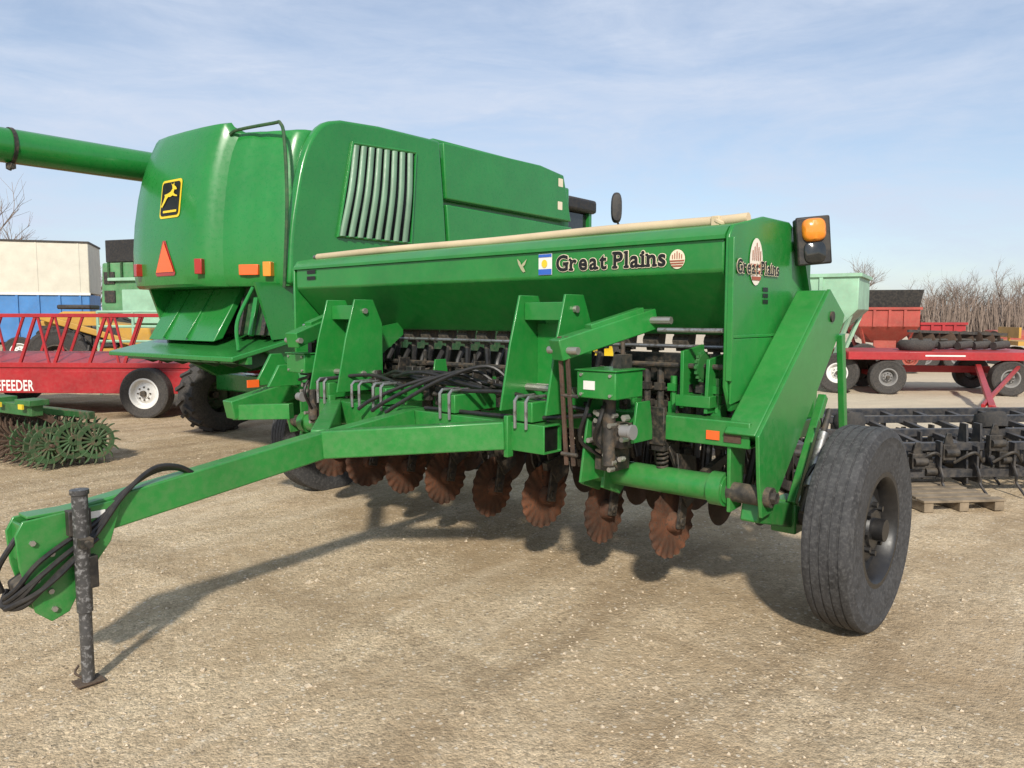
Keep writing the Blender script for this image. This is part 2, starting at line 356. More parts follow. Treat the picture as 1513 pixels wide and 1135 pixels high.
def emblem(parent,O,U,H,nv,base):
    nv=V(nv)
    e=flat('emblem',base,parent,V(O)+nv*.002,U,H,ell(0,0,1,1))
    for k,(y0,y1) in enumerate(((-.78,-.62),(-.50,-.36),(-.24,-.10))):
        flat('emblem_stripe',BRN,e,V(O)+nv*.005,U,H,[(-math.sqrt(1-y0*y0)*.95,y0),(math.sqrt(1-y0*y0)*.95,y0),(math.sqrt(1-y1*y1)*.95,y1),(-math.sqrt(1-y1*y1)*.95,y1)])
    for k in range(5):
        x=-.6+.3*k; flat('emblem_stripe',BRN,e,V(O)+nv*.005,U,H,[(x-.055,.05),(x+.055,.05),(x*1.0+.055,.80-abs(x)*.55),(x*1.0-.055,.80-abs(x)*.55)])
c=D.at(1001,383,y=yF); emblem(dr,(c.x,yF,c.z),(.045,0,0),(0,0,.05),(0,-1,0),LCREAM)
c=D.at(806,391,y=yF)
s1=flat('sticker',WHITE,dr,(c.x,yF-.002,c.z),(.052,0,0),(0,0,.062),[(-1,-1),(1,-1),(1,1),(-1,1)])
flat('sticker_band',BLUED,s1,(c.x,yF-.005,c.z),(.05,0,0),(0,0,.06),[(-1,-1),(1,-1),(1,-.45),(-1,-.45)])
flat('sticker_band',BLUED,s1,(c.x,yF-.005,c.z),(.05,0,0),(0,0,.06),[(-1,.72),(1,.72),(1,1),(-1,1)])
flat('sticker_disc',YEL,s1,(c.x-.005,yF-.005,c.z),(.022,0,0),(0,0,.024),ell(0,.2,1,1))
c=D.at(772,393,y=yF)
flat('worn_decal',LTAN,dr,(c.x,yF-.003,c.z),(.042,0,0),(0,0,.05),[(-1,.9),(-.75,.2),(-.5,-.1),(-.2,-.5),(.2,-.8),(.6,-.7),(.4,-.4),(.15,-.1),(.5,.1),(.9,.8),(.5,.55),(.1,.3),(-.2,.1),(-.4,.5)])
for (px,py,pl) in((460,402,'f'),(460,411,'f')):
    c=D.at(px,py,y=yF); flat('caution_decal',LBLK,dr,(c.x,yF-.003,c.z),(.06,0,0),(0,0,.014),[(-1,-1),(1,-1),(1,1),(-1,1)])
xE=XR+.0395
c=D.at(1117,387,x=xE); emblem(dr,(xE,c.y,c.z),(0,.076,0),(0,0,.122),(1,0,0),LWHITE)
a=D.at(1087,402,x=xE); b_=D.at(1149,390,x=xE)
text('panel_lettering_outline','Great Plains',LCREAM,dr,(xE+.006,a.y,a.z),(0,b_.y-a.y,.0),(0,0,.066),.020,True,.04)
text('panel_lettering','Great Plains',LBLK,dr,(xE+.0095,a.y,a.z),(0,b_.y-a.y,.0),(0,0,.066),.022,True)
for py in(428,437,446):
    c=D.at(1131,py,x=xE); flat('caution_decal',LBLK,dr,(xE,c.y,c.z),(0,.032,0),(0,0,.011),[(-1,-1),(1,-1),(1,1),(-1,1)])
# warning lamp
c=D.at(1201,356,x=2.0); m=Matrix.Rotation(R(38),3,'Z')@Matrix.Rotation(R(-5),3,'Y')
def lp(p): return V((2.0,c.y,c.z))+m@V(p)
lm=MB(); lm.box(lp((0,.03,0)),(.175,.075,.255),m); lm.box(lp((0,-.012,0)),(.185,.02,.265),m)
lamp=lm.build('warning_lamp',BLK,dr,bevel=.012)
def sq(r,y,z0,n=28): return [lp((r*math.copysign(abs(math.cos(t))**.62,math.cos(t)),y,z0+r*math.copysign(abs(math.sin(t))**.62,math.sin(t)))) for t in [2*PI*k/n for k in range(n)]]
MB().loft([sq(.064,-.018,.058),sq(.062,-.040,.058),sq(.05,-.054,.058),sq(.02,-.060,.058)]).build('amber_lens',AMB,lamp)
MB().loft([sq(.060,-.018,-.064),sq(.058,-.030,-.064),sq(.05,-.036,-.064)]).build('lower_lens',GLS,lamp)
MB().beam((XR+.02,c.y+.08,c.z-.02),(2.02,c.y+.08,c.z-.02),.03,.06).beam((XR+.05,c.y+.08,c.z-.02),(XR+.05,c.y+.2,1.75),.04,.03).build('lamp_bracket',G,lamp)
# side arms: boxed above the elbow, a single outer plate below it
for s in(1,-1):
    ar=MB().prism([(.33,1.75),(.56,1.61),(-.17,.93),(-.36,.96),(-.53,1.03)],'x',1.905*s,2.075*s).build('lift_arm',G,dr,bevel=.01)
    MB().prism([(.33,1.752),(.57,1.61),(.54,1.55),(-.30,.70),(-.34,.63),(-.47,.62),(-.51,.8),(-.535,1.03)],'x',2.075*s,2.095*s).build('arm_side_plate',G,ar,bevel=.004)
    MB().prism([(-.48,.98),(-.30,.98),(-.34,.63),(-.47,.62)],'x',1.905*s,1.925*s).build('arm_inner_plate',G,ar,bevel=.004)
    MB().cyl((1.87*s,-.43,.72),(2.125*s,-.43,.72),.05,18).cyl((2.09*s,-.43,.72),(2.15*s,-.43,.72),.03,6).build('pivot_pin',DARK,ar)
    MB().cyl((2.08*s,.36,1.6),(2.105*s,.36,1.6),.03,14).build('pivot_pin',DARK,ar)
    MB().cyl((1.1*s,-.45,.73),(1.9*s,-.45,.73),.07,22).cyl((1.82*s,-.45,.73),(1.893*s,-.45,.73),.086,22).cyl((1.06*s,-.45,.73),(1.1*s,-.45,.73),.05,16).build('torque_tube',G,dr)
    MB().beam((2.0*s,-.40,.64),(2.0*s,.14,.5),.10,.13).box((2.0*s,.10,.52),(.14,.18,.18)).build('wheel_link',G,dr,bevel=.01)
    MB().beam((2.05*s,.0,.60),(2.05*s,.40,1.15),.045,.05).build('arm_brace',G,dr,bevel=.005)
    MB().cyl((1.95*s,.09,.52),(2.35*s,.09,.52),.05,14).build('axle',DARK,dr)
    for q in(1.08,1.22): MB().prism([(-.58,.66),(-.42,.6),(-.33,.68),(-.36,.98),(-.48,.98),(-.56,.82)],'x',q*s-.012,q*s+.012).build('pivot_lug',G,dr,bevel=.004)
    lc=MB().cyl((2.16*s,-.06,.72),(2.16*s,.12,.98),.028,14).build('lift_cylinder',STEEL,dr)
    MB().cyl((2.16*s,-.14,.6),(2.16*s,.2,1.10),.016,10).build('cylinder_rod',DARK,lc)
    MB().tube(spline([(2.13*s,.18,1.05),(2.18*s,.1,.9),(2.15*s,-.05,.78),(2.1*s,.0,.6)],5),.012,7).build('cylinder_hose',HOSE,dr)
    MB().beam((1.9*s,.62,.7),(1.9*s,.62,1.75),.05,.05).beam((1.9*s,.62,.95),(1.9*s,.1,.95),.08,.1).build('rear_upright',G,dr,bevel=.005)
    MB().beam((2.1*s,.62,.8),(2.1*s,.5,1.5),.035,.05).build('rear_stay',G,dr,bevel=.004)
whl=make_wheel(dr,(2.375,.09,.518),0,.522,.238,.285,BLKR,80,4,dish=.10,rub=RUBW,gd=.0045,hubmat=BLKR)
cpart(whl,dr,(-2.375,.09,.518),PI)
mb_=MB().hollow((-2.02,-.43,1.02),(2.03,-.43,1.02),.13,.13).build('main_bar',G,dr,bevel=.006)
c=D.at(1053,643,y=-.5); MB().box((c.x,-.499,c.z),(.07,.008,.045)).build('side_reflector',ORG,mb_)
c=D.at(1082,647,y=-.5); MB().box((c.x,-.4985,c.z),(.09,.006,.05)).build('rust_patch',RUSTD,mb_)
MB().hollow((-1.0,-.83,.945),(1.075,-.83,.945),.155,.155,.010,.3).build('front_toolbar',G,dr,bevel=.004)
MB().box((.88,-.83,.945),(.35,.125,.125)).build('toolbar_hollow_shade',LBLK,dr)  # black block inside the open end, paints the shade of the hollow
for x in(-.95,-.32,.32,.92):
    MB().beam((x,-.9,1.085),(x,.35,1.1),.13,.11).build('frame_rail',G,dr,bevel=.006)
MB().hollow((-1.9,.35,1.03),(1.9,.35,1.03),.12,.12).build('rear_bar',G,dr,bevel=.006)
ub=None
for x in(-.95,-.55,-.32,.32,.92):
    for dx in(-.04,.04):
        if ub is None:
            q=[(0,-.92,-.06),(0,-.922,.09),(0,-.90,.11),(0,-.76,.11),(0,-.735,.09),(0,-.735,-.06)]
            ub=MB().tube(q,.0095,8).build('u_bolt',STEEL,dr); ub.location=(x+dx,0,1.055)
        else: cpart(ub,dr,(x+dx,0,1.055))
# tongue
MB().beam((0,-1.5,.895),(0,-2.96,.685),.10,.15).build('tongue',G,dr,bevel=.008)
for s in(1,-1):
    va=MB().beam((0.02*s,-1.56,.89),(.8*s,-.915,.95),.10,.155).build('tongue_brace',G,dr,bevel=.008)
    MB().box((.83*s,-.918,.945),(.03,.05,.23)).build('brace_plate',G,va,bevel=.005)
MB().beam((0,-1.5,.9),(0,-.91,.97),.09,.12).build('centre_brace',G,dr,bevel=.006)
hp=[(-2.66,.785),(-3.06,.755),(-3.09,.70),(-3.08,.56),(-3.03,.36),(-2.97,.305),(-2.90,.33),(-2.83,.46),(-2.72,.60)]
ht=MB().prism(hp,'x',.055,.07).build('hitch_plate',G,dr,bevel=.004)
MB().prism(hp,'x',-.07,-.055).build('hitch_plate',G,dr,bevel=.004)
MB().box((0,-3.06,.66),(.11,.015,.16)).box((0,-2.92,.765),(.11,.24,.012)).build('hitch_box_plate',G,ht,bevel=.003)
for y,z in((-2.82,.65),(-2.96,.6),(-2.97,.44),(-3.03,.66),(-2.96,.36),(-3.02,.50)): MB().cyl((-.085,y,z),(.085,y,z),.012,6).build('hitch_bolt',ZINC,ht)
MB().box((.073,-2.80,.735),(.003,.12,.03)).build('warning_label',WHITE,ht)
MB().prism([(-2.96,.46),(-3.09,.43),(-3.10,.49),(-2.98,.55)],'x',-.05,.05).build('clevis',DARK,ht,bevel=.01)
# jack
J=(.115,-2.855)
jk=MB().cyl((J[0],J[1],.33),(J[0],J[1],.85),.032,18).cyl((J[0],J[1],.845),(J[0],J[1],.865),.038,18).build('jack',JACKM,dr)
MB().cyl((J[0],J[1],.01),(J[0],J[1],.36),.026,18).build('jack_leg',JACKM,jk)
MB().tube(spline([(J[0]-.02,J[1]-.0,.018),(J[0]-.1,J[1]-.02,.024),(J[0]-.15,J[1]+.01,.034)],4),.006,6).box((J[0],J[1],.016),(.09,.11,.008)).build('jack_foot',RUSTD,jk,bevel=.002)
MB().box((J[0]+.04,J[1],.64),(.05,.05,.04)).cyl((J[0]+.055,J[1],.64),(J[0]+.09,J[1],.64),.014).build('jack_pin',DARK,jk)
MB().box((J[0]-.03,J[1],.72),(.05,.09,.11)).build('jack_mount',BLK,jk,bevel=.004)
MB().box((J[0]-.0,J[1]+.035,.50),(.05,.04,.14)).build('jack_bracket',BLK,jk,bevel=.004)
# towers
def tower(s):
    x0=.93*s
    pl=[(-.92,1.08),(-.84,1.45),(-.76,1.72),(-.60,1.72),(-.52,1.55),(-.52,1.08)]
    for q in(-.17,.155): t=MB().prism(pl,'x',x0+q,x0+q+.015).build('tower_plate',G,dr,bevel=.004)
    MB().box((x0,-.66,1.63),(.305,.13,.1)).build('tower_crossbar',G,t,bevel=.004)
    MB().box((x0,-.60,1.35),(.305,.02,.42)).build('tower_web',G,t)
    for z,y in((1.64,-.68),(1.2,-.7),(1.2,-.6)): MB().cyl((x0-.19,y,z),(x0+.19,y,z),.02,8).build('tower_pin',ZINC,t)
    MB().prism([(-.5,1.5),(-.12,1.56),(-.12,1.46),(-.5,1.2)],'x',x0-.1,x0-.08).build('hopper_gusset',G,t)
tower(1); tower(-1)
def sidekit(s):
    ar=MB().beam((1.21*s,-.98,1.43),(1.41*s,-.40,1.59),.10,.11).build('parallel_arm',G,dr,bevel=.006)
    MB().beam((1.28*s,-.80,1.545),(1.39*s,-.48,1.635),.06,.03).build('arm_cap_plate',G,ar,bevel=.004)
    MB().cyl((1.14*s,-.95,1.43),(1.33*s,-.95,1.43),.02,10).build('arm_pin',ZINC,ar)
    MB().cyl((1.42*s,-.45,1.58),(1.56*s,-.45,1.58),.02,8).build('arm_pin',ZINC,ar)
    if s>0:
        for q in(0,.045): MB().beam((1.245+q,-.93,.84),(1.21+q,-.95,1.50),.022,.014,up=(0,1,0)).build('link_bar',RUSTD,dr,bevel=.003)
        for z in(.90,1.2,1.44): MB().cyl((1.22,-.94,z),(1.32,-.94,z),.010,6).build('link_pin',DARK,dr)
    bx=MB().box((1.37*s,-.73,1.255),(.24,.25,.14)).build('control_box',G,dr,bevel=.006)
    MB().box((1.37*s,-.73,1.329),(.26,.27,.008)).build('box_lid',G,bx,bevel=.003)
    if s>0:
        MB().box((1.33,-.857,1.252),(.07,.004,.045)).build('warning_label',WHITE,bx)
    for (dx,dz) in((-.09,.05),(.09,.05),(-.09,-.05),(.09,-.05)): MB().cyl((1.37*s+dx,-.856,1.255+dz),(1.37*s+dx,-.864,1.255+dz),.009,6).build('box_bolt',ZINC,bx)
    MB().box((1.40*s,-.66,1.36),(.05,.1,.09)).cyl((1.40*s,-.66,1.34),(1.40*s,-.66,1.47),.012).build('box_lever',DARK,bx)
    MB().cyl((1.36*s,-.72,1.18),(1.36*s,-.72,.82),.035,14).box((1.34*s,-.66,.98),(.20,.10,.13)).box((1.30*s,-.6,.84),(.12,.16,.12)).build('valve_block',DARK,dr,bevel=.006)
    MB().prism([(-.78,.72),(-.70,1.16),(-.56,1.16),(-.50,.72)],'x',1.21*s,1.225*s).build('valve_plate',G,dr,bevel=.003)
    MB().prism([(-.70,.95),(-.66,1.16),(-.54,1.16),(-.50,.95)],'x',1.48*s,1.495*s).build('valve_plate',G,dr,bevel=.003)
    rr=random.Random(5)
    for k in range(14): 
        x=(1.25+.22*rr.random())*s; z=.80+.32*rr.random(); MB().cyl((x,-.70,z),(x,-.735-.03*rr.random(),z),.014,6).build('valve_bolt',ZINC,dr)
    c=D.at(926,638,y=-.82) if s>0 else V((-1.4,-.8,1.0))
    MB().cyl((c.x-.03,c.y,c.z),(c.x+.025,c.y,c.z),.030,16).cyl((c.x+.025,c.y,c.z),(c.x+.04,c.y,c.z),.038,16).build('round_cap',WHEELG,dr)
    for k in range(2):
        x=(1.24+.1*k)*s
        MB().tube(spline([(x,-.70,1.2),(x+.03,-.80-.02*k,1.1-.03*k),(x-.02*s,-.78,.95),(x+.05*s,-.66,.84)],5),.011,7).build('short_hose',HOSE,dr)
    MB().cyl((1.5*s,-.48,1.53),(1.86*s,-.46,1.53),.013,10).build('adjuster_rod',STEEL,dr)
    gpl=[MB().prism([(-.42,1.12),(-.42,1.42),(-.2,1.45),(-.15,1.12)],'x',1.6*s,1.62*s).build('gearbox_plate',G,dr,bevel=.003),
         MB().prism([(-.42,1.1),(-.4,1.38),(-.25,1.4),(-.2,1.1)],'x',1.74*s,1.76*s).build('gearbox_plate',G,dr,bevel=.003)]
    gb=gpl[0]
    MB().box((1.68*s,-.36,1.16),(.2,.14,.06)).build('gearbox_base',G,gb,bevel=.003)
    MB().box((1.45*s,-.22,1.32),(.62,.05,.16)).build('gear_housing',BLKM,gb,bevel=.006)
    for (y,z,r) in((-.36,1.34,.07),(-.3,1.2,.045)):
        sp=MB().lathe([(.012,-.01),(r,-.01)]+[(r,.01),(.012,.01)],(1.70*s,y,z),(1,0,0),20)
        for k in range(16): a_=2*PI*k/16; sp.box((1.70*s,y+(r+.005)*math.cos(a_),z+(r+.005)*math.sin(a_)),(.016,.014,.014))
        sp.build('drive_sprocket',GRB,gb)
        MB().cyl((1.2*s,y,z),(1.84*s,y,z),.014,8).build('drive_shaft',DARK,gb)
    for k in range(7): 
        x=(1.26+.085*k)*s; MB().cyl((x,-.33,1.10),(x,-.33,1.28+.04*(k%3)),.02,8).box((x,-.31,1.11),(.055,.07,.06)).box((x,-.34,1.22),(.05,.04,.04)).build('row_shutoff',DARK if k%3 else G,gb)
sidekit(1); sidekit(-1)
p=D.at(338,606,x=-2.05)
lb=MB().beam((-2.05,-.35,1.02),(p.x,p.y,p.z),.14,.15).build('marker_bracket',G,dr,bevel=.008)
MB().beam((p.x,p.y+.05,p.z-.02),(p.x+.42,p.y+.3,p.z+.0),.08,.12).build('marker_cross_tube',G,lb,bevel=.005)
MB().prism([(-.85,1.05),(-.7,1.3),(-.6,1.3),(-.5,1.05)],'x',-2.0,-1.97).build('marker_plate',G,lb,bevel=.005)
MB().prism([(-.85,1.05),(-.75,1.22),(-.6,1.22),(-.55,1.05)],'x',-1.8,-1.77).build('marker_plate',G,lb,bevel=.005)
c=D.at(374,567,x=-1.96); MB().box((-1.962,c.y,c.z),(.01,.1,.06)).build('side_reflector',ORG,lb)
cup=MB().prism([(-.05,0),(.05,0),(.03,-.1),(-.02,-.1)],'x',-.045,.045).cyl((0,.005,-.1),(0,.005,-.15),.022,8).cyl((-.05,-.02,-.04),(.05,-.02,-.04),.04,10).build('seed_cup',DARK,dr,smooth=30)
rr=random.Random(11)
for k in range(19):
    x=-1.8+.2*k
    if k==0: cup.location=(x,-.02,1.5)
    else: cpart(cup,dr,(x,-.02,1.5))
    for h2 in(0,1):
        dx=rr.uniform(-.07,.07); ty=(-.1,.25)[h2]; x2=x+.09*h2
        MB().tube(spline([(x2,-.015+.06*h2,1.37),(x2+dx*.4,-.03,1.2),(x2+dx,ty*.6,.95),(x2+dx*.6,ty,.68)],5),.022,8).build('seed_tube',HOSE,dr)
MB().cyl((-1.9,-.07,1.43),(1.8,-.07,1.43),.012,8).build('meter_shaft',STEEL,dr)
MB().cyl((-1.9,-.12,1.25),(1.8,-.12,1.25),.018,8).build('meter_shaft',DARK,dr)
MB().box((-.06,.2,1.16),(3.6,.03,.36)).build('dark_backing_sheet',BLKM,dr)  # plain dark sheet closing off the background behind the seed tubes
for k in range(9):
    x=-1.6+.39*k+.05
    MB().prism([(-.40,1.085),(-.36,1.30),(-.26,1.30),(-.22,1.085)],'x',x-.006,x+.006).build('row_bracket',G if k%2 else BLKM,dr,bevel=.002,seg=1)
coil=[(.038*math.cos(k*.7),.038*math.sin(k*.7),.0040*k) for k in range(80)]
ru=MB().tube(coil,.009,6).cyl((0,0,-.12),(0,0,.42),.013,8).box((0,0,-.03),(.07,.09,.03)).box((0,0,.33),(.07,.09,.03)).beam((0,.02,-.1),(0,-.22,-.16),.035,.05).build('row_unit_spring',BLKM,dr)
for k in range(18):
    x=-1.78+.205*k; y=-.20+.08*(k%2)
    if k==0: ru.location=(x,y,.84)
    else: cpart(ru,dr,(x,y,.84+.04*(k%3)))
def disc(Rr,n=140,waves=20,amp=.006):
    m=MB(); 
    for sgn in(1,-1):
        rings=[]
        for r in(.03,.35,.6,.8,.92,1.0):
            t=max(0,(r-.7)/.3)
            rings.append([V((.004*sgn*(1-.6*t)+amp*t*math.sin(waves*2*PI*k/n),r*Rr*(1+.022*t*math.sin(waves*2*PI*k/n+1))*math.cos(2*PI*k/n),r*Rr*(1+.022*t*math.sin(waves*2*PI*k/n+1))*math.sin(2*PI*k/n))) for k in range(n)])
        m.loft(rings,caps=False)
    m.lathe([(.001,-.05),(.045,-.05),(.055,-.02),(.06,.0),(.055,.02),(.045,.05),(.001,.05)],(0,0,0),(1,0,0),14)
    return m
co=None
def coulter_mesh():
    m=MB()
    m.box((0,-.50,1.03),(.09,.03,.2)).box((0,-.42,.92),(.08,.16,.05))
    for q in(-.035,.035): m.beam((q,-.42,.93),(q*1.5,-.30,.70),.022,.07).beam((q*1.5,-.28,.74),(q*1.6,-.345,.45),.018,.075,up=(0,1,0))
    for q in(-.0675,.0675): m.prism([(-.42,.88),(-.22,.84),(-.18,.62),(-.30,.56),(-.38,.68)],'x',q-.0075,q+.0075)
    m.tube([(.028*math.cos(k*.63),-.45+.028*math.sin(k*.63),.76+.0024*k) for k in range(60)],.008,6)
    m.cyl((-.075,-.34,.49),(.075,-.34,.49),.024,10)
    return m
cxs=[-1.63,-1.18,-.73,-.30,.16,.61,1.07,1.52]
for i,x in enumerate(cxs):
    if co is None:
        co=coulter_mesh().build('coulter',BLKM,dr,bevel=.003,seg=1)
        d_=disc(.200).build('coulter_disc',RUST,co); d_.location=(0,-.34,.48)
    o=co if i==0 else cpart(co,dr)
    o.location=(x,0,rr.uniform(-.012,.012))
    for ch in o.children: ch.rotation_euler=(rr.random()*3,0,R(rr.uniform(-9,4)))
op=MB()
for q in(-.03,.03): op.beam((q,.33,.98),(q,.26,.56),.016,.07,up=(0,1,0)).beam((q,.27,.64),(q,.78,.44),.016,.06)
op.beam((0,.32,1.02),(0,.75,.62),.03,.05).prism([(.18,.70),(.36,.70),(.34,.48),(.24,.44)],'x',-.05,-.035)
opn=op.build('opener',BLKM,dr)
d_=disc(.165,48,0,0).build('opener_disc',RUSTD,opn); d_.location=(0,.26,.50)
pw=MB().lathe([(.02,-.03),(.15,-.03),(.175,0),(.15,.03),(.02,.03)],(0,.80,.42),(1,0,0),24).build('press_wheel',RUB,opn)
for i in range(17):
    x=-1.75+.2175*i
    if i==0: opn.location=(x,0,0)
    else: cpart(opn,dr,(x,.0 if i%2 else .1,.02*(i%3)))
# hydraulic hoses lying along the bars
hs=[]
for k in range(6):
    y=-.50-.045*k; z=1.16+.010*(k%3)
    x0=rr.uniform(-.75,-.25); x1=rr.uniform(.35,.95)
    hs.append([(x0,y+.06,z+.01),(x0+.25,y,z+.03+.04*rr.random()),((x0+x1)/2+rr.uniform(-.1,.1),y+rr.uniform(-.05,.05),z+.01+.05*rr.random()),(x1-.25,y,z+.03*rr.random()),(x1,y-.05,z)])
for k in range(3):
    x0=-.15+.14*k
    hs.append([(x0+.45,-.58,1.18),(x0+.3,-.66,1.24+.03*k),(x0+.05,-.80,1.18+.02*k),(x0-.18,-.94,1.07),(x0-.28,-.99,1.0)])
hs+= [[(1.2,-.7,1.1),(.95,-.78,1.14),(.7,-.80,1.17),(.4,-.82,1.16),(.2,-.8,1.16)],[(1.25,-.72,1.08),(1.0,-.80,1.05),(.7,-.84,1.04),(.3,-.86,1.04),(.1,-.88,1.04)],[(-1.2,-.8,1.1),(-.95,-.9,1.16),(-.6,-.75,1.2),(-.2,-.8,1.15)],[(-1.7,-.62,1.1),(-1.2,-.6,1.20),(-.6,-.55,1.16),(0,-.5,1.19),(.6,-.55,1.16),(1.3,-.6,1.1)],[(-1.7,-.6,1.15),(-1.1,-.55,1.14),(-.4,-.58,1.20),(.3,-.5,1.14),(.9,-.55,1.19)]]
for h in hs: MB().tube(spline(h,6),.0125,8).build('hydraulic_hose',HOSE,dr)
for k in range(3):
    q=.012*k
    MB().tube(spline([(.01+q,-2.30,.83),(.02+q,-2.40,.878+.006*k),(.03+q,-2.52,.872+.012*k),(.05+q,-2.66,.80),(.075+q*.6,-2.78,.70-.02*k),(.085+q,-2.91,.64-.05*k),(.082+q,-3.02,.57-.055*k),(.06,-3.09-.01*k,.48-.035*k),(.0,-3.12,.43-.02*k),(-.02,-3.06,.44)],6),.0115,8).build('hydraulic_hose',HOSE,dr)
for k in range(2):
    MB().tube(spline([(.085,-2.78,.66-.03*k),(.10,-2.90,.60-.045*k),(.095,-3.01,.52-.06*k),(.07,-3.08,.44-.04*k),(.0,-3.13,.40),(-.05,-3.10,.45)],6),.0115,8).build('hydraulic_hose',HOSE,dr)
MB().tube(spline([(.03,-3.02,.75),(.05,-3.10,.66),(.02,-3.15,.55),(.0,-3.13,.46)],6),.012,8).build('hydraulic_hose',HOSE,dr)
for k in range(30):
    x=rr.uniform(-1.7,1.75); y=rr.uniform(-.62,-.5); z=1.08+rr.random()*.12
    MB().box((x,y,z),(.04+.05*rr.random(),.05,.05+.1*rr.random())).cyl((x,y,z),(x+rr.uniform(-.04,.04),y-.05,z+.02),.016,8).build('valve_fitting',BLKM,dr,bevel=.004,seg=1)
# ================================================================ COMBINE
CB=Fr((-3.28,8.77,0),R(-38.2))
cb=empty('combine_harvester',CB.o,CB.a)
tag(cb,'big green combine harvester behind the seed drill with auger folded back to the left','combine harvester')
plan=[(1.25,1.4),(1.25,.5),(1.25,.17),(1.215,.06),(1.14,-.01),(1.05,-.045),(.98,-.085),(.87,-.145),(.78,-.175),(.72,-.225),(.62,-.27),(.53,-.30),(.48,-.37),(.43,-.43),(.37,-.465),(.28,-.49),(.05,-.515),(-.3,-.53),(-.7,-.53),(-1.0,-.50),(-1.15,-.43),(-1.25,-.28),(-1.3,0),(-1.3,.5),(-1.3,1.4)]
lev=[(1.92,.975,.99),(1.95,.99,.997),(2.05,.998,1.0),(2.35,1.0,1.0),(2.65,.988,.996),(2.95,.968,.982),(3.15,.950,.967),(3.33,.928,.945),(3.48,.905,.924),(3.58,.888,.908),(3.62,.875,.90),(3.64,.845,.887)]
def zt(x,y,z):
    if x>.46 and z>3.3: return 3.3+(z-3.3)*.72
    return z
rings=[[V((1.25-(1.25-x)*sx,1.4-(1.4-y)*ky,zt(x,y,z))) for x,y in plan] for z,ky,sx in lev]
hm=MB().loft(rings)
hood=hm.build('rear_hood',GC,cb,smooth=34)
bvh=BVHTree.FromPolygons([V(p) for p in hm.v],[f for f in hm.f],all_triangles=False)
def onhood(px,py):
    o=CB.i@V((0,0,CAMH)); d=(CB.i.to_3x3()@ray(px,py)).normalized()
    p,n,i,t=bvh.ray_cast(o,d)
    if p is None: return V((0,-.5,2.5)),V((0,-1,0))
    if n.dot(d)>0: n=-n
    return p,n
def decal(name,mat,parent,px,py,w,h,poly,off):
    p,n=onhood(px,py); U=V((0,0,1)).cross(n).normalized(); H=n.cross(U)
    vs=[]
    for x,y in poly:
        q=p+U*x*w/2+H*y*h/2
        r=bvh.ray_cast(q+n*.3,-n)
        vs.append(tuple((r[0] if r[0] is not None else q)+n*off))
    me=bpy.data.meshes.new(name); me.from_pydata(vs,[],[tuple(range(len(vs)))]); me.materials.append(mat)
    o=bpy.data.objects.new(name,me); col.objects.link(o); o.parent=parent; return o
def rrect(a=1,b=1,r=.2,n=5):
    out=[]
    for cx,cy,a0 in((a-r,b-r,0),(-a+r,b-r,PI/2),(-a+r,-b+r,PI),(a-r,-b+r,1.5*PI)):
        out+=[(cx+r*math.cos(a0+PI/2*k/n),cy+r*math.sin(a0+PI/2*k/n)) for k in range(n+1)]
    return out
lg=decal('logo_plate',YEL,cb,253,294,.40,.42,rrect(1,1,.22),.008)
decal('logo_field',LBLK,lg,253,294,.40,.42,rrect(.87,.87,.18),.014)
deer=[(-.95,-.60),(-.70,-.28),(-.55,.02),(-.62,.14),(-.50,.16),(-.20,.20),(.10,.30),(.28,.48),(.22,.66),(.05,.85),(.30,.72),(.40,.90),(.44,.68),(.62,.60),(.80,.44),(.72,.38),(.52,.42),(.44,.22),(.60,.10),(.88,.02),(.90,-.06),(.58,-.02),(.34,.04),(.10,-.04),(-.15,-.02),(-.32,-.14),(-.50,-.36),(-.80,-.68)]
decal('logo_animal',YEL,lg,253,291,.33,.34,deer,.020)
decal('logo_band',YEL,lg,253,313,.26,.025,rrect(1,1,.1),.020)
tri=[(-1,-.85),(-.9,-1),(.9,-1),(1,-.85),(.14,1),(-.14,1)]
sv=decal('slow_vehicle_triangle',REDL,cb,244,382,.40,.38,tri,.010)
decal('triangle_centre',ORG,sv,244,380,.36,.33,[(-1,-1),(1,-1),(0,1)],.018)
def hoodbox(name,mat,px,py,w,h,d=.03,parent=None):
    p,n=onhood(px,py); U=V((0,0,1)).cross(n).normalized(); H=n.cross(U); m=Matrix((U,H,n)).transposed()
    return MB().box(p+n*d*.4,(w,h,d),m).build(name,mat,parent or cb,bevel=.006)
hoodbox('tail_lamp',REDL,297,394,.085,.16,.07); hoodbox('tail_lamp',REDL,208,400,.085,.14,.07)
def sidebox(name,mat,px,py,w,h,d):
    p,n=onhood(px,py); n=V((.45,-.89,0)); U=V((0,0,1)).cross(n).normalized(); H=V((0,0,1)); m=Matrix((U,H,n)).transposed()
    return MB().box(p+n*d*.4,(w,h,d),m).build(name,mat,cb,bevel=.006)
sidebox('reflector',ORG,370,399,.22,.11,.05); sidebox('side_lamp',AMB,399,398,.09,.15,.08)
MB().box((-.02,3.2,2.6),(2.5,3.95,1.95)).build('body',GC,cb,bevel=.03)
def outl(pts,x): return [(CB.at(px,py,x=x).y,CB.at(px,py,x=x).z) for px,py in pts]
PX=1.37
sp1=spline([V((a,b,0)) for a,b in((428,420),(430,350),(437,295),(447,240),(461,202),(480,181),(505,177))],3)
o1=[(p.x,p.y) for p in sp1]+[(560,186),(650,208),(657,300),(664,420)]
pn=MB().prism(outl(o1,PX),'x',1.255,PX).build('engine_side_panel',GC,cb,bevel=.035,seg=3)
MB().prism(outl([(656,210),(800,244),(834,259),(845,328),(660,294)],PX),'x',1.255,PX-.01).build('upper_side_panel',GC,cb,bevel=.02,seg=3)
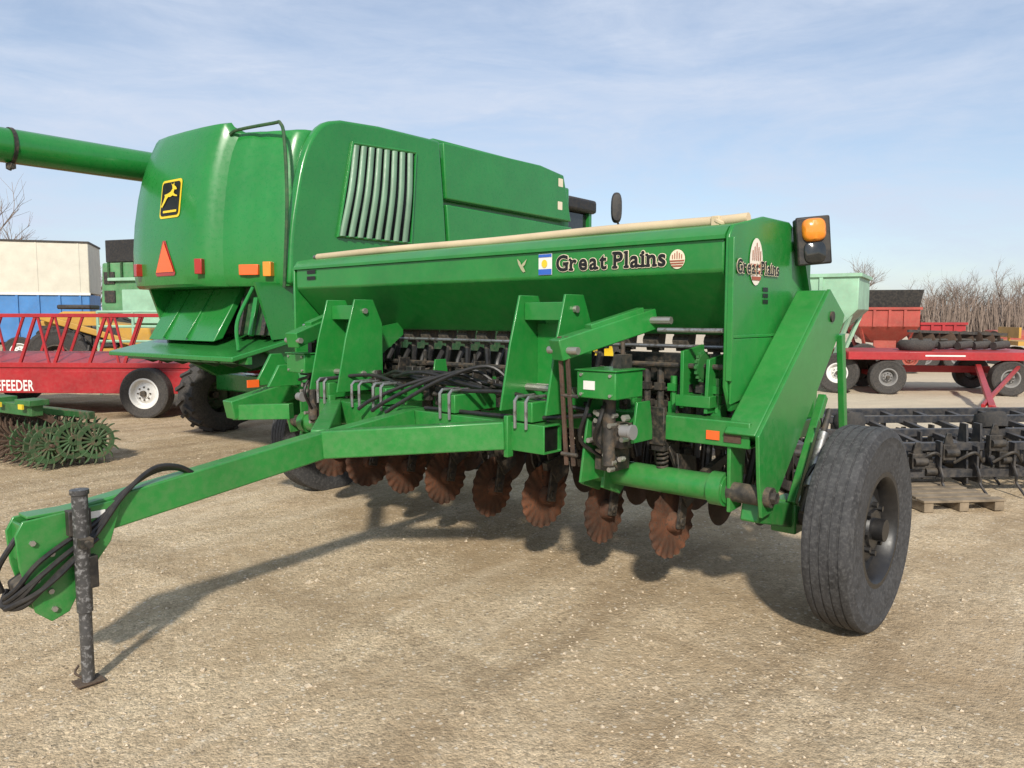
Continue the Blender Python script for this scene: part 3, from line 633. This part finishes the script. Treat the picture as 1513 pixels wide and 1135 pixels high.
MB().prism(outl([(661,302),(846,336),(852,440),(670,440)],PX),'x',1.255,PX-.01).build('lower_side_panel',GC,cb,bevel=.02,seg=3)
MB().box((.55,3.35,3.70),(1.3,2.3,.22)).build('tank_cover',GC,cb,bevel=.03)
MB().box((0,1.6,3.50),(2.0,1.4,.14)).build('engine_deck',GD,cb,bevel=.02)
vo=outl([(520,212),(613,226),(606,360),(498,349)],PX)
vt=MB().prism(vo,'x',PX+.002,PX+.006).build('vent_recess_shade',LBLK,pn)  # flat black sheet on the panel, paints a shaded recess behind the slats
fr=MB(); pts=[V((PX+.012,y,z)) for y,z in vo]
fr.tube(pts+[pts[0],pts[1]],.022,8); fr.build('vent_frame',GC,vt)
lv=MB()
for k in range(8):
    t=(k+.6)/8.2; a=(520+(613-520)*t,214+14*t); b=(498+(606-498)*t,348+11*t)
    A=CB.at(a[0],a[1],x=PX+.03);B=CB.at(b[0],b[1],x=PX+.03); Mi=(A+B)/2+V((.03,0,0))
    P=spline([A,Mi,B],6); U_=V((.25,.97,0)).normalized(); Nn=V((.97,-.25,0)).normalized()
    lv.loft([[p-U_*.036,p-U_*.02+Nn*.022,p+U_*.02+Nn*.022,p+U_*.036,p-Nn*.01] for p in P])
lv.build('vent_louvres',GS,vt,smooth=60)
for (px,py) in((829,270),(828,304)):
    c=CB.at(px,py,x=PX); flat('side_decal',LCREAM,cb,(PX-.006,c.y,c.z),(0,.06,0),(0,0,.06),rrect(1,1,.2))
q=[CB.at(340,199,x=.55),CB.at(352,192,x=.65),CB.at(404,182,x=1.1),CB.at(414,182,x=1.2),CB.at(420,205,x=1.3),CB.at(424,300,x=1.36),CB.at(420,425,x=1.3)]
MB().tube(spline(q,4),.018,8).build('handrail',GD,cb)
q=CB.at(402,196,x=.9); MB().cyl(q+V((0,.1,-.2)),q+V((0,.1,.02)),.08,12).box(q+V((-.1,.2,-.1)),(.35,.2,.12)).build('air_intake',BLK,cb)
A=CB.at(262,254,x=-1.55); B=V((A.x,CB.at(-260,180,x=-1.55).y,A.z))
au=MB().cyl(V((A.x,1.6,A.z)),B,.185,28).build('unloading_auger',GC,cb)
c=CB.at(13,219,x=-1.55)
MB().lathe([(.19,-.01),(.197,-.01),(.197,.03),(.19,.03)],V((A.x,c.y,A.z)),(0,1,0),28).cyl((A.x+.05,c.y,A.z-.19),(A.x+.05,c.y-.03,A.z-.26),.028,8).box((A.x+.03,c.y,A.z-.22),(.09,.07,.05)).build('auger_clamp',DARK,au)
MB().box((A.x+.2,c.y+2.3,A.z-.4),(.1,.2,.6)).build('auger_saddle',GD,au)
MB().box((0,.80,1.55),(2.0,1.2,.78)).build('straw_chopper',BLKM,cb,bevel=.03)
for x in(-1.1,1.06): MB().prism([(-.3,1.95),(.4,1.95),(.5,1.4),(-.1,1.36)],'x',x,x+.04).build('chopper_cheek',GC,cb)
# sloping chute from under the hood down to the tailboard
MB().prism([(.02,1.92),(.10,1.92),(-.22,1.36),(-.34,1.33)],'x',-1.06,.35).build('straw_chute',GC,cb,bevel=.012)
MB().prism([(.06,1.92),(.14,1.92),(.02,1.42),(-.08,1.40)],'x',.36,1.05).build('discharge_lip',GD,cb,bevel=.01)
for x in(-.7,-.2): MB().prism([(.0,1.90),(.02,1.92),(-.30,1.36),(-.36,1.36)],'x',x-.015,x+.015).build('chute_rib',GC,cb,bevel=.004)
for k in range(3):
    x=.48+.22*k
    MB().beam((x,-.02,1.80),(x+.05,-.14,1.40),.05,.05).build('chopper_bracket',GC if k%2 else BLKM,cb,bevel=.004)
dk=MB(); T=[V(p) for p in((-1.25,-.72,1.20),(1.15,-.62,1.20),(1.2,.35,1.44),(-1.25,.35,1.44))]; dk.loft([T,[p-V((0,0,.05)) for p in T]])
deck=dk.build('tailboard',GC,cb,bevel=.01)
for k in range(7): x=-1.05+.34*k; MB().prism([(-.6,1.17),(.25,1.37),(.25,1.2),(-.3,1.06)],'x',x-.008,x+.008).build('tailboard_fin',GD,deck)
MB().beam((-1.2,-.5,1.15),(1.15,-.42,1.16),.05,.08).build('tailboard_rib',GC,deck)
MB().tube(spline([(1.0,-.45,1.26),(.95,-.42,1.55),(.9,-.2,1.9)]),.02,8).build('tailboard_stay',GC,deck)
MB().prism([(-.2,1.25),(.5,1.42),(1.2,1.3),(1.3,.9),(.5,.85)],'x',1.0,1.08).build('side_skirt',GC,cb,bevel=.01)
MB().prism([(-.1,1.18),(.5,1.3),(1.2,1.2),(1.3,.9),(.5,.85)],'x',-1.1,-1.0).build('side_skirt',GC,cb,bevel=.01)
MB().beam((-1.7,1.0,.72),(1.6,1.0,.72),.22,.24).box((0,1.0,.95),(.5,.5,.35)).build('rear_axle',GC,cb,bevel=.02)
MB().box((0,3.4,1.25),(2.2,4.2,.9)).build('lower_body',GD,cb,bevel=.03)
w1=make_wheel(cb,(1.75,1.0,.50),0,.49,.40,.24,GD,40,0,16,name='rear_wheel'); cpart(w1,cb,(-1.95,1.05,.50),PI)
w2=make_wheel(cb,(1.65,4.9,.93),0,.9,.65,.45,YEL,48,0,20,name='drive_wheel'); cpart(w2,cb,(-1.65,4.9,.93),PI)
ce=CB.at(874,310,x=1.0).y; cs=5.2
ca_=MB().prism([(cs,1.9),(ce-.3,1.9),(ce-.02,2.6),(ce-.1,3.30),(cs,3.30)],'x',-.85,.98).build('cab',GLS,cb,bevel=.03)
MB().box((.05,(cs+ce)/2,3.40),(2.1,ce-cs+.05,.22)).build('cab_roof',BLK,ca_,bevel=.05)
MB().box((.05,cs-.04,2.5),(2.0,.06,1.5)).build('cab_wall',GC,ca_)
MB().beam((1.0,ce-.1,2.0),(1.0,ce-.1,3.3),.08,.08).build('cab_post',GC,ca_)
c=CB.at(911,307,x=1.75)
U_=CB.i.to_3x3()@V((1,0,0)); dd_=CB.i.to_3x3()@V((0,1,0)); m_=Matrix((U_,dd_,V((0,0,1)))).transposed()
rg=[]
for t_,sc_ in((-.05,.55),(-.045,.85),(0,1),(.03,1)): rg.append([c+m_@V((.085*sc_*math.copysign(abs(math.cos(a))**.7,math.cos(a)),-t_*-1,.235*sc_*math.copysign(abs(math.sin(a))**.7,math.sin(a)))) for a in [2*PI*k/24 for k in range(24)]])
mr=MB().loft(rg).build('mirror',BLK,cb)
MB().tube([c+V((0,.02,-.2)),CB.at(915,335,x=1.75),CB.at(872,338,x=1.1)],.018,8).build('mirror_arm',BLK,mr)
MB().box((0,7.0,1.4),(1.2,1.6,.7)).build('feeder_house',GC,cb,bevel=.03)
# ================================================================ LEFT BACKGROUND
fw=empty('feeder_wagon',(-8.2,13.4,0),R(-4))
tag(fw,'red feeder wagon with slanted side bars and white wheels left of the big combine','feeder wagon')
W_=1.05; xl,xr=-3.2,3.85
for s in(-1,1): MB().box(((xl+xr)/2-.1,s*W_,.56),(xr-xl-.5,.05,.36)).build('side_panel',RED,fw,bevel=.008)
MB().box(((xl+xr)/2,0,.72),(xr-xl,2*W_-.06,.06)).build('floor_pan',RED,fw)
MB().prism([(-W_,.73),(-W_,.80),(-.1,1.0),(.1,1.0),(W_,.80),(W_,.73)],'x',xl,xr).build('feed_floor',RED,fw)
for s in(-1,1):
    for z,h in((1.62,.06),(.83,.08)): MB().beam((xl,s*W_,z),(xr,s*W_,z),.06,h).build('rail',RED,fw,bevel=.006)
    for k in range(12):
        x=xl+.1+k*.58
        MB().beam((x,s*W_,.84),(x+.30,s*W_,1.6),.035,.045).build('slant_bar',RED,fw)
        if k%2==0: MB().beam((x+.34,s*W_,1.6),(x+.50,s*W_,.84),.03,.035).build('slant_bar',RED,fw)
for x in(xl,xr): 
    MB().beam((x,-W_,1.62),(x,W_,1.62),.06,.06).beam((x,-W_,.8),(x,-W_,1.62),.06,.06).beam((x,W_,.8),(x,W_,1.62),.06,.06).beam((x,0,.8),(x,0,1.62),.05,.05).build('end_frame',RED,fw)
wf=make_wheel(fw,(2.53,-1.14,.4),-PI/2,.4,.24,.23,WHEELW,32,3,dish=.2)
for x,y in((2.53,1.12),(-1.2,-1.14),(-1.2,1.12)): cpart(wf,fw,(x,y,.4),-PI/2 if y<0 else PI/2)
MB().beam((2.53,-1.0,.4),(2.53,1.0,.4),.08,.08).beam((-1.2,-1,.4),(-1.2,1,.4),.08,.08).beam((-1.2,0,.42),(2.53,0,.42),.1,.1).build('running_gear',BLK,fw)
FW=Fr(fw.location.copy(),R(-4)); yy=-W_-.028
a=FW.at(-4,577,y=yy); b_=FW.at(50,577,y=yy)
text('wagon_lettering','EFEEDER',WHITE,fw,(a.x,yy,a.z),(b_.x-a.x,0,0),(0,0,.17),.02)
# rotary hoe
gp=Wd.at(92,697,z=0)
rh=empty('rotary_hoe',(gp.x,gp.y+.15,0),R(148)); 
tag(rh,'worn green rotary hoe with rusty spiked wheels lying at the left edge','rotary hoe')
tb=MB().beam((.1,.25,.64),(2.8,.25,.64),.12,.12).build('toolbar',GRB,rh,bevel=.008)
MB().beam((.0,-.25,.54),(2.8,-.25,.54),.08,.08).build('toolbar',GR,rh,bevel=.008)
for k in range(4): MB().box((.2+.65*k,.25,.72),(.3,.2,.06)).beam((.2+.65*k,.3,.65),(.2+.65*k,-.3,.52),.06,.06).build('gang_bracket',GRB,rh,bevel=.006)
for x in(.2,.65): MB().box((x,.36,.68),(.08,.02,.05)).build('yellow_marker',YEL,rh)
def spider(n=16,ring=.195):
    m=MB().lathe([(.02,-.03),(.055,-.03),(.055,.03),(.02,.03)],(0,0,0),(1,0,0),12,True)
    m.lathe([(ring-.05,-.010),(ring,-.010),(ring,.010),(ring-.05,.010)],(0,0,0),(1,0,0),24,True)
    for k in range(n):
        a=2*PI*k/n; f=lambda r,t:(0,r*math.cos(a+t),r*math.sin(a+t))
        m.tube([f(.04,0),f(.15,.02),f(.22,.08),f(.265,.17)],[.012,.014,.012,.005],5)
    return m
sw=spider().build('spiked_wheel',GR,rh); sw2=spider(18,.12).build('rusty_spiked_wheel',RUSTD,rh); r2=random.Random(4)
for row,y in enumerate((-.28,-.06,.15)):
    for k in range(18):
        x=.0+.15*k+.05*row
        src=sw if (k<2 or k%6==3) else sw2
        o=src if (row==0 and k in(0,2)) else cpart(src,rh)
        o.location=(x,y,.262+.03*(row==1)); o.rotation_euler=(r2.random()*3,0,R(r2.uniform(-12,12)))
for k in range(8): MB().beam((.15+.3*k,.22,.6),(.15+.3*k,-.25,.28),.03,.06).build('wheel_arm',RUSTD,rh)
for y in(-.28,.15): MB().cyl((.02,y,.262),(2.6,y,.262),.018,8).build('wheel_axle',RUSTD,rh)
# cream and blue trailer
tl=empty('box_trailer',(-17.4,25.5,0),R(20))
tag(tl,'box trailer with cream upper side and blue lower side at the far left','trailer')
MB().box((0,0,3.18),(6.6,2.4,1.64)).build('upper_box',CREAMP,tl,bevel=.03)
MB().box((0,-.02,1.55),(6.55,2.3,1.55)).build('lower_box',BLUE,tl,bevel=.03)
MB().box((0,0,4.02),(6.65,2.45,.06)).build('top_rail',DARK,tl)
MB().box((0,-1.2,2.34),(6.62,.06,.08)).build('middle_rail',WHEELW,tl)
for k in range(11): MB().box((-3.0+.6*k,-1.18,1.55),(.07,.06,1.5)).build('side_rib',BLUE,tl)
for k in range(6): MB().box((-3.0+1.2*k,-1.205,3.18),(.05,.012,1.6)).build('panel_seam',CREAMP,tl)
wt=make_wheel(tl,(2.2,-1.1,.48),-PI/2,.48,.3,.26,WHEELW,28,0)
for x,y in((1.2,-1.1),(2.2,1.1),(1.2,1.1)): cpart(wt,tl,(x,y,.48),-PI/2 if y<0 else PI/2)
MB().beam((-3.2,0,.75),(3.2,0,.75),.8,.14).build('chassis',BLK,tl)
# pale green older combine behind
oc=empty('old_combine',(-10.45,23.6,0),R(-20))
tag(oc,'faded green older combine with black tank extension between trailer and big combine','combine harvester')
MB().prism([(-1.6,1.1),(-1.7,1.9),(-1.6,3.2),(1.6,3.2),(1.9,2.2),(1.9,1.1)],'y',-.95,1.1).build('body',GO,oc,bevel=.05)
MB().box((-.75,0,3.55),(1.6,1.7,.66)).build('tank_extension',BLK,oc,bevel=.02)
MB().box((1.2,0,3.35),(.9,1.4,.40)).build('engine_cover',GD,oc,bevel=.04)
MB().prism([(-.8,1.4),(-.8,2.4),(1.3,2.4),(1.3,1.4)],'y',-1.02,-.955).build('side_shield',GP,oc,bevel=.02)
MB().box((0,-1.03,2.7),(2.6,.06,.1)).build('side_rail',GP,oc,bevel=.02)
for k in range(6): MB().box((-1.3+.5*k,-.98,2.98),(.06,.06,.45)).build('side_rib',GD,oc)
for k,(x,z) in enumerate(((-1.3,2.2),(-1.3,2.75),(1.5,2.6))): MB().box((x,-.97,z),(.4,.05,.35)).build('side_opening',DARK,oc)
lr=MB()
for z in(1.9,2.25,2.6,2.95): lr.tube([(1.2,-1.1,z),(1.9,-1.1,z)],.03,6)
for x in(1.2,1.9): lr.tube([(x,-1.1,1.3),(x,-1.1,3.6)],.03,6)
lr.build('ladder',GP,oc)
wo=make_wheel(oc,(-1.0,-1.3,.85),-PI/2,.85,.6,.45,YEL,32,0,16)
for x,y in((-1.0,1.3),): cpart(wo,oc,(x,y,.85),PI/2)
wo2=make_wheel(oc,(1.6,-1.2,.5),-PI/2,.5,.35,.28,YEL,28,0); cpart(wo2,oc,(1.6,1.2,.5),PI/2)
# yellow loader
yl=empty('loader_tractor',(-9.7,17.9,0),R(12))
tag(yl,'yellow and black loader tractor partly hidden behind the red feeder wagon','tractor')
MB().prism([(-1.0,.7),(-1.0,1.5),(-.5,1.72),(.2,1.72),(.3,1.5),(1.3,1.35),(1.4,.8)],'y',-.45,.45).build('body',YELM,yl,bevel=.06)
MB().box((-.1,0,1.15),(1.5,1.0,.5)).box((-.3,0,1.82),(.7,.7,.1)).build('engine',BLK,yl,bevel=.03)
MB().prism([(-.95,1.0),(-.95,1.4),(.1,1.4),(.1,1.0)],'y',-.56,-.505).build('engine_grille',DARK,yl)
for s in(-1,1): MB().beam((-.9,s*.6,1.6),(1.9,s*.62,.7),.1,.14).build('loader_arm',YELM,yl,bevel=.02)
MB().prism([(1.8,.3),(2.4,.25),(2.3,.4),(1.95,.8),(1.85,.8)],'y',-.8,.8).build('bucket',BLK,yl,bevel=.02)
wy=make_wheel(yl,(-.5,-.8,.68),-PI/2,.66,.4,.3,DARK,32,0,14); cpart(wy,yl,(-.5,.8,.68),PI/2)
wy2=make_wheel(yl,(1.0,-.7,.45),-PI/2,.45,.3,.24,YELM,28,0,12); cpart(wy2,yl,(1.0,.7,.45),PI/2)
# pale green pipe rack
pr=empty('pipe_gate',(-7.3,15.6,0),R(-10))
tag(pr,'pale green pipe gate standing behind the red wagon beside the combine rear','gate')
gm=MB()
for z in(.5,.8,1.1,1.4,1.7): gm.tube([(-1.2,0,z),(1.2,0,z)],.03,6)
gm.build('pipe',GP,pr)
for x in(-1.2,-.4,.4,1.2): MB().tube([(x,0,0),(x,0,1.72)],.03,6).build('upright',GP,pr)
# ================================================================ RIGHT BACKGROUND
def gear(root,L,W,r,mat,rim,name='wheel'):
    MB().beam((-L/2,0,r+.12),(L/2,0,r+.12),.14,.14).beam((-L/2,-W/2,r),(-L/2,W/2,r),.1,.1).beam((L/2,-W/2,r),(L/2,W/2,r),.1,.1).build('running_gear',mat,root)
    w=make_wheel(root,(L/2,-W/2-.08,r),-PI/2,r,.26,r*.48,rim,32,3)
    for x,y in((-L/2,-1),(L/2,1),(-L/2,1)): cpart(w,root,(x,y*(W/2+.08),r),-PI/2 if y<0 else PI/2)
fl=empty('flatbed_wagon',(9.05,16.6,0),R(-10))
tag(fl,'red flatbed wagon with black tyres and lowered drawbar parked at the right','wagon')
MB().box((0,0,.86),(3.9,2.1,.05)).build('deck',RED,fl,bevel=.008)
for c_,s_ in(((0,-1.06,.80),(3.9,.05,.16)),((0,1.06,.80),(3.9,.05,.16)),((-1.94,0,.8),(.05,2.06,.16)),((1.94,0,.8),(.05,2.06,.16))): MB().box(c_,s_).build('deck_rail',RED,fl,bevel=.008)
gear(fl,2.3,1.7,.36,RED,WHEELG)
FL=Fr(fl.location.copy(),R(-10)); t1=FL.at(1466,603,z=.12)
t0_=V((.55,-1.0,.60))
MB().beam(t0_,t1,.10,.09).beam((1.3,-1.0,.60),t1+V((-.1,.1,.02)),.06,.06).beam(t1,t1+V((.12,-.14,-.03)),.07,.07).build('drawbar',RED,fl,bevel=.008)
MB().box((-.1,-1.088,.81),(.75,.004,.03)).build('name_strip',WHITE,fl)
dg=empty('disc_gang',(9.75,16.9,.885),R(-10))
tag(dg,'row of dark rusty discs and rolls loaded on the red flatbed wagon','disc gang')
dm=MB().lathe([(.02,-.006),(.18,-.006),(.20,0),(.18,.006),(.02,.006)],(0,0,0),(1,0,0),24)
dd=dm.build('disc',RUSTD,dg); dd.location=(-.8,0,.205); dd.rotation_euler=(0,0,.3)
for k in range(1,9): cpart(dd,dg,(-.8+.2*k,.06*(k%3),.205),.3+.5*(k%2))
MB().cyl((-.95,-.02,.205),(.95,.06,.205),.04,10).build('gang_axle',BLK,dg)
MB().beam((-1,.0,.40),(1,.02,.33),.1,.06).beam((-.5,.1,.38),(-.5,.4,.05),.05,.08).beam((.5,.1,.38),(.5,.4,.05),.05,.08).build('gang_frame',BLK,dg)
for k in range(5): MB().cyl((-.8+.35*k,-.35+.1*(k%2),.09),(-.45+.35*k,-.15,.12),.085,14).build('press_roll',RUB,dg)
tr_=empty('loose_tyre',(8.6,16.4,.885),0); tag(tr_,'black tyre lying flat on the left part of the red flatbed wagon','tyre')
MB().lathe([(.18,0),(.3,.0),(.35,.05),(.36,.11),(.35,.17),(.3,.22),(.18,.22)],(0,0,0),(0,0,1),28,True).build('tyre_carcass',RUB,tr_)
MB().lathe([(.185,.03),(.19,.11),(.185,.19)],(0,0,0),(0,0,1),28).build('inner_lining',BLK,tr_)
def gwagon(name,label,loc,rz,L,W,zt,zm,mat,ext=None,rim=WHEELW,gearmat=None,bot=.14,zb=.7):
    o=empty(name,loc,rz); tag(o,label,'grain wagon')
    def rc(x0,x1,w,z): return [V((x0,-w/2,z)),V((x1,-w/2,z)),V((x1,w/2,z)),V((x0,w/2,z))]
    b=MB().loft([rc(-L*bot,L*bot,W*.5,zb),rc(-L/2,L/2,W,zm),rc(-L/2,L/2,W,zt)]).build('hopper',mat,o,bevel=.015)
    rb=MB()
    for x in(-L*.25,0,L*.25): rb.box((x,-W/2-.02,(zt+zm)/2),(.07,.05,zt-zm))
    rb.beam((-L/2-.02,-W/2-.02,zt-.02),(L/2+.02,-W/2-.02,zt-.02),.07,.07).beam((L/2+.02,-W/2,zt-.02),(L/2+.02,W/2,zt-.02),.07,.07).beam((-L/2-.02,-W/2,zt-.02),(-L/2-.02,W/2,zt-.02),.07,.07)
    rb.build('hopper_rib',mat,b)
    if ext:
        MB().loft([rc(-L/2+.02,L/2-.02,W-.04,zt+.012),rc(-L/2-.06,L/2+.06,W+.1,zt+ext)]).build('side_extension',BLK,o,bevel=.01)
    for sx in(-1,1):
        for sy in(-1,1): MB().beam((sx*L*.32,sy*W*.3,.6),(sx*L*.46,sy*W*.46,zm),.07,.07).build('hopper_leg',gearmat or mat,o)
    MB().box((0,-W*.27,.95),(.6,.06,.5)).build('discharge_door',gearmat or mat,o)
    gear(o,L*.75,W*.75,.42,gearmat or mat,rim); return o
gwagon('gravity_wagon','pale green gravity grain wagon right behind the seed drill end',(6.42,17.6,0),R(-30),2.9,2.2,2.48,1.75,GP,None,WHEELW,GP)
gwagon('gravity_wagon','faded red gravity grain wagon with black side extension',(10.8,22.6,0),R(-12),1.6,1.8,1.85,1.32,REDF,.50,REDF,REDF,.22,.85)
gwagon('gravity_wagon','smaller low red grain wagon right of the black topped one',(12.6,23.0,0),R(-12),1.2,1.5,1.42,1.08,RED,None,WHEELG,RED,.25)
yw=empty('hay_rack',(15.6,22.0,0),R(-15)); tag(yw,'small yellow hay rack at the far right edge','hay rack')
MB().box((0,0,.85),(2.6,1.8,.12)).build('deck',YELM,yw)
MB().beam((-1.25,0,.9),(-1.25,0,1.2),.06,.06).box((-1.25,0,1.15),(.06,1.7,.3)).build('end_rack',YELM,yw)
gear(yw,1.6,1.4,.36,YELM,YELM)
bx_=empty('implement_box',(17.6,26.0,0),R(-8)); tag(bx_,'low red implement box standing behind the yellow hay rack','implement')
MB().prism([(-.6,.75),(.6,.75),(.6,1.0),(.3,1.15),(-.3,1.15),(-.6,1.0)],'x',-1.4,1.4).build('seed_box',REDF,bx_,bevel=.02)
for x in(-1.2,1.2): MB().box((x,0,.38),(.1,.8,.76)).build('leg',BLK,bx_)
# dark harrow implement
hr=empty('folded_harrow',(2.35,6.75,0),R(3))
tag(hr,'dark blue-grey folded harrow sections lying on the gravel right of the drill wheel','harrow')
rh_=random.Random(9)
for i,(y,z) in enumerate(((0,.20),(.02,.44),(.45,.22),(.45,.50),(.95,.24),(.95,.56),(1.4,.26),(1.4,.58))):
    MB().hollow((-.3,y,z),(3.6,y,z),.07,.07,.006).build('harrow_bar',NAVY,hr,bevel=.005)
for k in range(11):
    x=-.2+.36*k
    MB().beam((x,0,.20),(x,1.4,.27),.05,.06).build('cross_member',NAVY,hr,bevel=.004)
    MB().beam((x+.1,.02,.44),(x+.1,1.4,.57),.05,.05).build('cross_member',NAVY,hr,bevel=.004)
for k in range(44):
    x=-.25+.085*k; y=(0,.45,.95,1.4)[k%4]; z0=.44+.1*rh_.random()
    m=MB().beam((x,y-.05,z0),(x,y-.05,.18),.02,.08,up=(0,1,0))
    m.tube(spline([(x,y-.06,.3),(x,y-.12,.2),(x+.02,y-.1,.12),(x+.03,y-.2,.03)]),.013,6); m.build('tine',NAVY,hr)
for k in range(26):
    x=-.15+.14*k; y=rh_.choice((-.06,.0,.4,.9,.9)); z=rh_.choice((.22,.32,.40,.48))
    MB().box((x,y,z),(.12,.06,.14)).cyl((x-.05,y-.04,z),(x+.07,y-.04,z),.035,10).prism([(x-.05,z+.05),(x+.05,z+.05),(x+.02,z+.17),(x-.02,z+.17)],'y',y-.01,y+.01).build('tine_bracket',BLK,hr,bevel=.004)
for k in range(10):
    x0=-.2+.36*k
    MB().tube(spline([(x0,-.04,.3),(x0+.15,-.1,.40),(x0+.3,.0,.30),(x0+.42,.2,.46)],5),.014,6).build('spring_rod',BLK,hr)
for x in(.9,2.3): MB().lathe([(.06,-.07),(.13,-.07),(.15,0),(.13,.07),(.06,.07)],(x,.5,.60),(0,.3,1),24,True).build('gauge_tyre',RUB,hr)
for x in(1.75,3.0):
    for q in(0,.13): MB().prism([(-.02,.1),(.2,.1),(.12,.64),(.02,.64)],'x',x+q-.01,x+q+.01).build('hinge_plate',NAVY,hr,bevel=.004)
g_=Wd.at(1405,752,z=0); pa=empty('wooden_pallet',(g_.x,g_.y+.28,0),R(6)); tag(pa,'weathered wooden pallet under the dark harrow','pallet')
for k in range(6): MB().box((0,-.36+.145*k,.095),(.72-.05*(k%2),.10,.02)).build('deck_board',WOOD,pa,bevel=.003)
for x in(-.31,0,.31): MB().box((x,0,.045),(.08,.8,.075)).build('stringer',WOOD,pa,bevel=.003)
# ================================================================ TREES
def grow(mb,p,d,l,r,lv,mx,rng,tr=None):
    pts=[p];dd=d.copy();q=p.copy();n=3
    for i in range(n):
        dd=(dd+V((rng.uniform(-.2,.2),rng.uniform(-.2,.2),rng.uniform(-.05,.15)))).normalized(); q=q+dd*l/n; pts.append(q.copy())
    tgt=tr if (lv==0 and tr is not None) else mb
    tgt.tube(pts,[r*(1-.5*i/n) for i in range(n+1)],6 if lv<2 else 3,cap=False)
    if lv>=mx: return
    for c in range((5,4,4,3,3)[lv]):
        t=rng.uniform(.35,1) ; k=min(n-1,int(t*n)); b=pts[k].lerp(pts[k+1],t*n-k)
        a=rng.uniform(0,6.28); s=rng.uniform(.5,1.0)
        perp=dd.orthogonal().normalized(); perp.rotate(Matrix.Rotation(a,3,dd))
        grow(mb,b,(dd+perp*s+V((0,0,.2))).normalized(),l*rng.uniform(.55,.8),r*.48,lv+1,mx,rng,tr)
def tree(seed,h,loc,label,group=None,r=.16,mx=4):
    o=empty('bare_tree',loc,0); tag(o,label,'tree',group); rng=random.Random(seed); m=MB(); t=MB()
    grow(m,V((0,0,-.1)),V((0,0,1)),h*.42,r,0,mx,rng,t)
    t.build('trunk',BARK,o,smooth=60); m.build('crown',TWIG,o,smooth=60); return o
tree(1,9.4,(-27.2,42,0),'bare leafless tree at the left edge above the cream trailer',None,.2)
tree(5,6.5,(-26.2,48,0),'bare leafless tree showing between the cream trailer and the older combine',None,.16)
t0=tree(2,6.6,(24.5,55,0),'bare tree rising behind the red wagon with black extension',None,.13)
grp='bare trees along the far field edge'; lb_='bare brown tree in the row along the far field edge at right'
bases=[tree(20+i,6.0,(34+i*2.2,62+i*2,0),lb_,grp,.12) for i in range(3)]
rt=random.Random(8)
for k in range(22):
    x=33+k*1.25+rt.uniform(-.6,.6); dup(bases[k%3],(x,60+rt.uniform(0,16),0),rt.random()*6,None,(1,1,rt.uniform(.65,1.12)))
br=MB()
for k in range(7000):
    x=rt.uniform(-60,75) if k<3400 else rt.uniform(30,58)
    y=rt.uniform(74,80) if x<32 else rt.uniform(60,76); hgt=rt.uniform(.8,2.6)*(1.35 if x>32 else .8)
    l=V((rt.uniform(-.5,.5),rt.uniform(-.5,.5),0))
    br.tube([V((x,y,0)),V((x,y,hgt*.55))+l*.4,V((x,y,hgt))+l],[.05,.035,.012],3,cap=False)
tag(br.build('brush',TWIG),'tangled brown brush filling the foot of the far tree row','brush',kind='stuff')
# ================================================================ LIGHT, SKY, CAMERA
w=bpy.data.worlds.new('World'); sc.world=w; w.use_nodes=True; nt=w.node_tree; bg=nt.nodes['Background']
sky=nt.nodes.new('ShaderNodeTexSky'); sky.sky_type='NISHITA'; sky.sun_disc=False; EL=34; AZ=182
sky.sun_elevation=R(EL); sky.sun_rotation=R(AZ); sky.air_density=1.0; sky.dust_density=.8; sky.ozone_density=1.8
tc=nt.nodes.new('ShaderNodeTexCoord').outputs['Generated']
mp=nt.nodes.new('ShaderNodeMapping'); mp.inputs['Scale'].default_value=(1.0,1.6,4.6); mp.inputs['Rotation'].default_value=(0,R(8),0); nt.links.new(tc,mp.inputs[0])
n1=noi(nt,mp.outputs[0],1.5,8,.62,.6); n2=noi(nt,mp.outputs[0],6.5,9,.68,.9)
cf=mul(nt,ramp(nt,n1,.36,.62,.32,.92),ramp(nt,n2,.25,.75,.66,1.12))
k=mixc(nt,cf,sky.outputs[0],(4.8,5.4,6.5)); nt.links.new(k,bg.inputs[0]); bg.inputs[1].default_value=.138
sun=bpy.data.lights.new('sun','SUN'); sun.energy=4.4; sun.angle=R(3.2); sun.color=(1,.94,.83)
so=bpy.data.objects.new('sun',sun); col.objects.link(so); so.rotation_euler=(R(90-EL),0,R(-(AZ-180)))
cam=bpy.data.cameras.new('camera'); co_=bpy.data.objects.new('camera',cam); col.objects.link(co_); co_.location=(0,0,CAMH); co_.rotation_euler=(R(90)-TH,0,0)
cam.sensor_width=36; cam.lens=36*F/1513; cam.clip_end=2000; cam.clip_start=.05; sc.camera=co_
sc.view_settings.view_transform='Standard'; sc.view_settings.look='None'; sc.view_settings.exposure=0
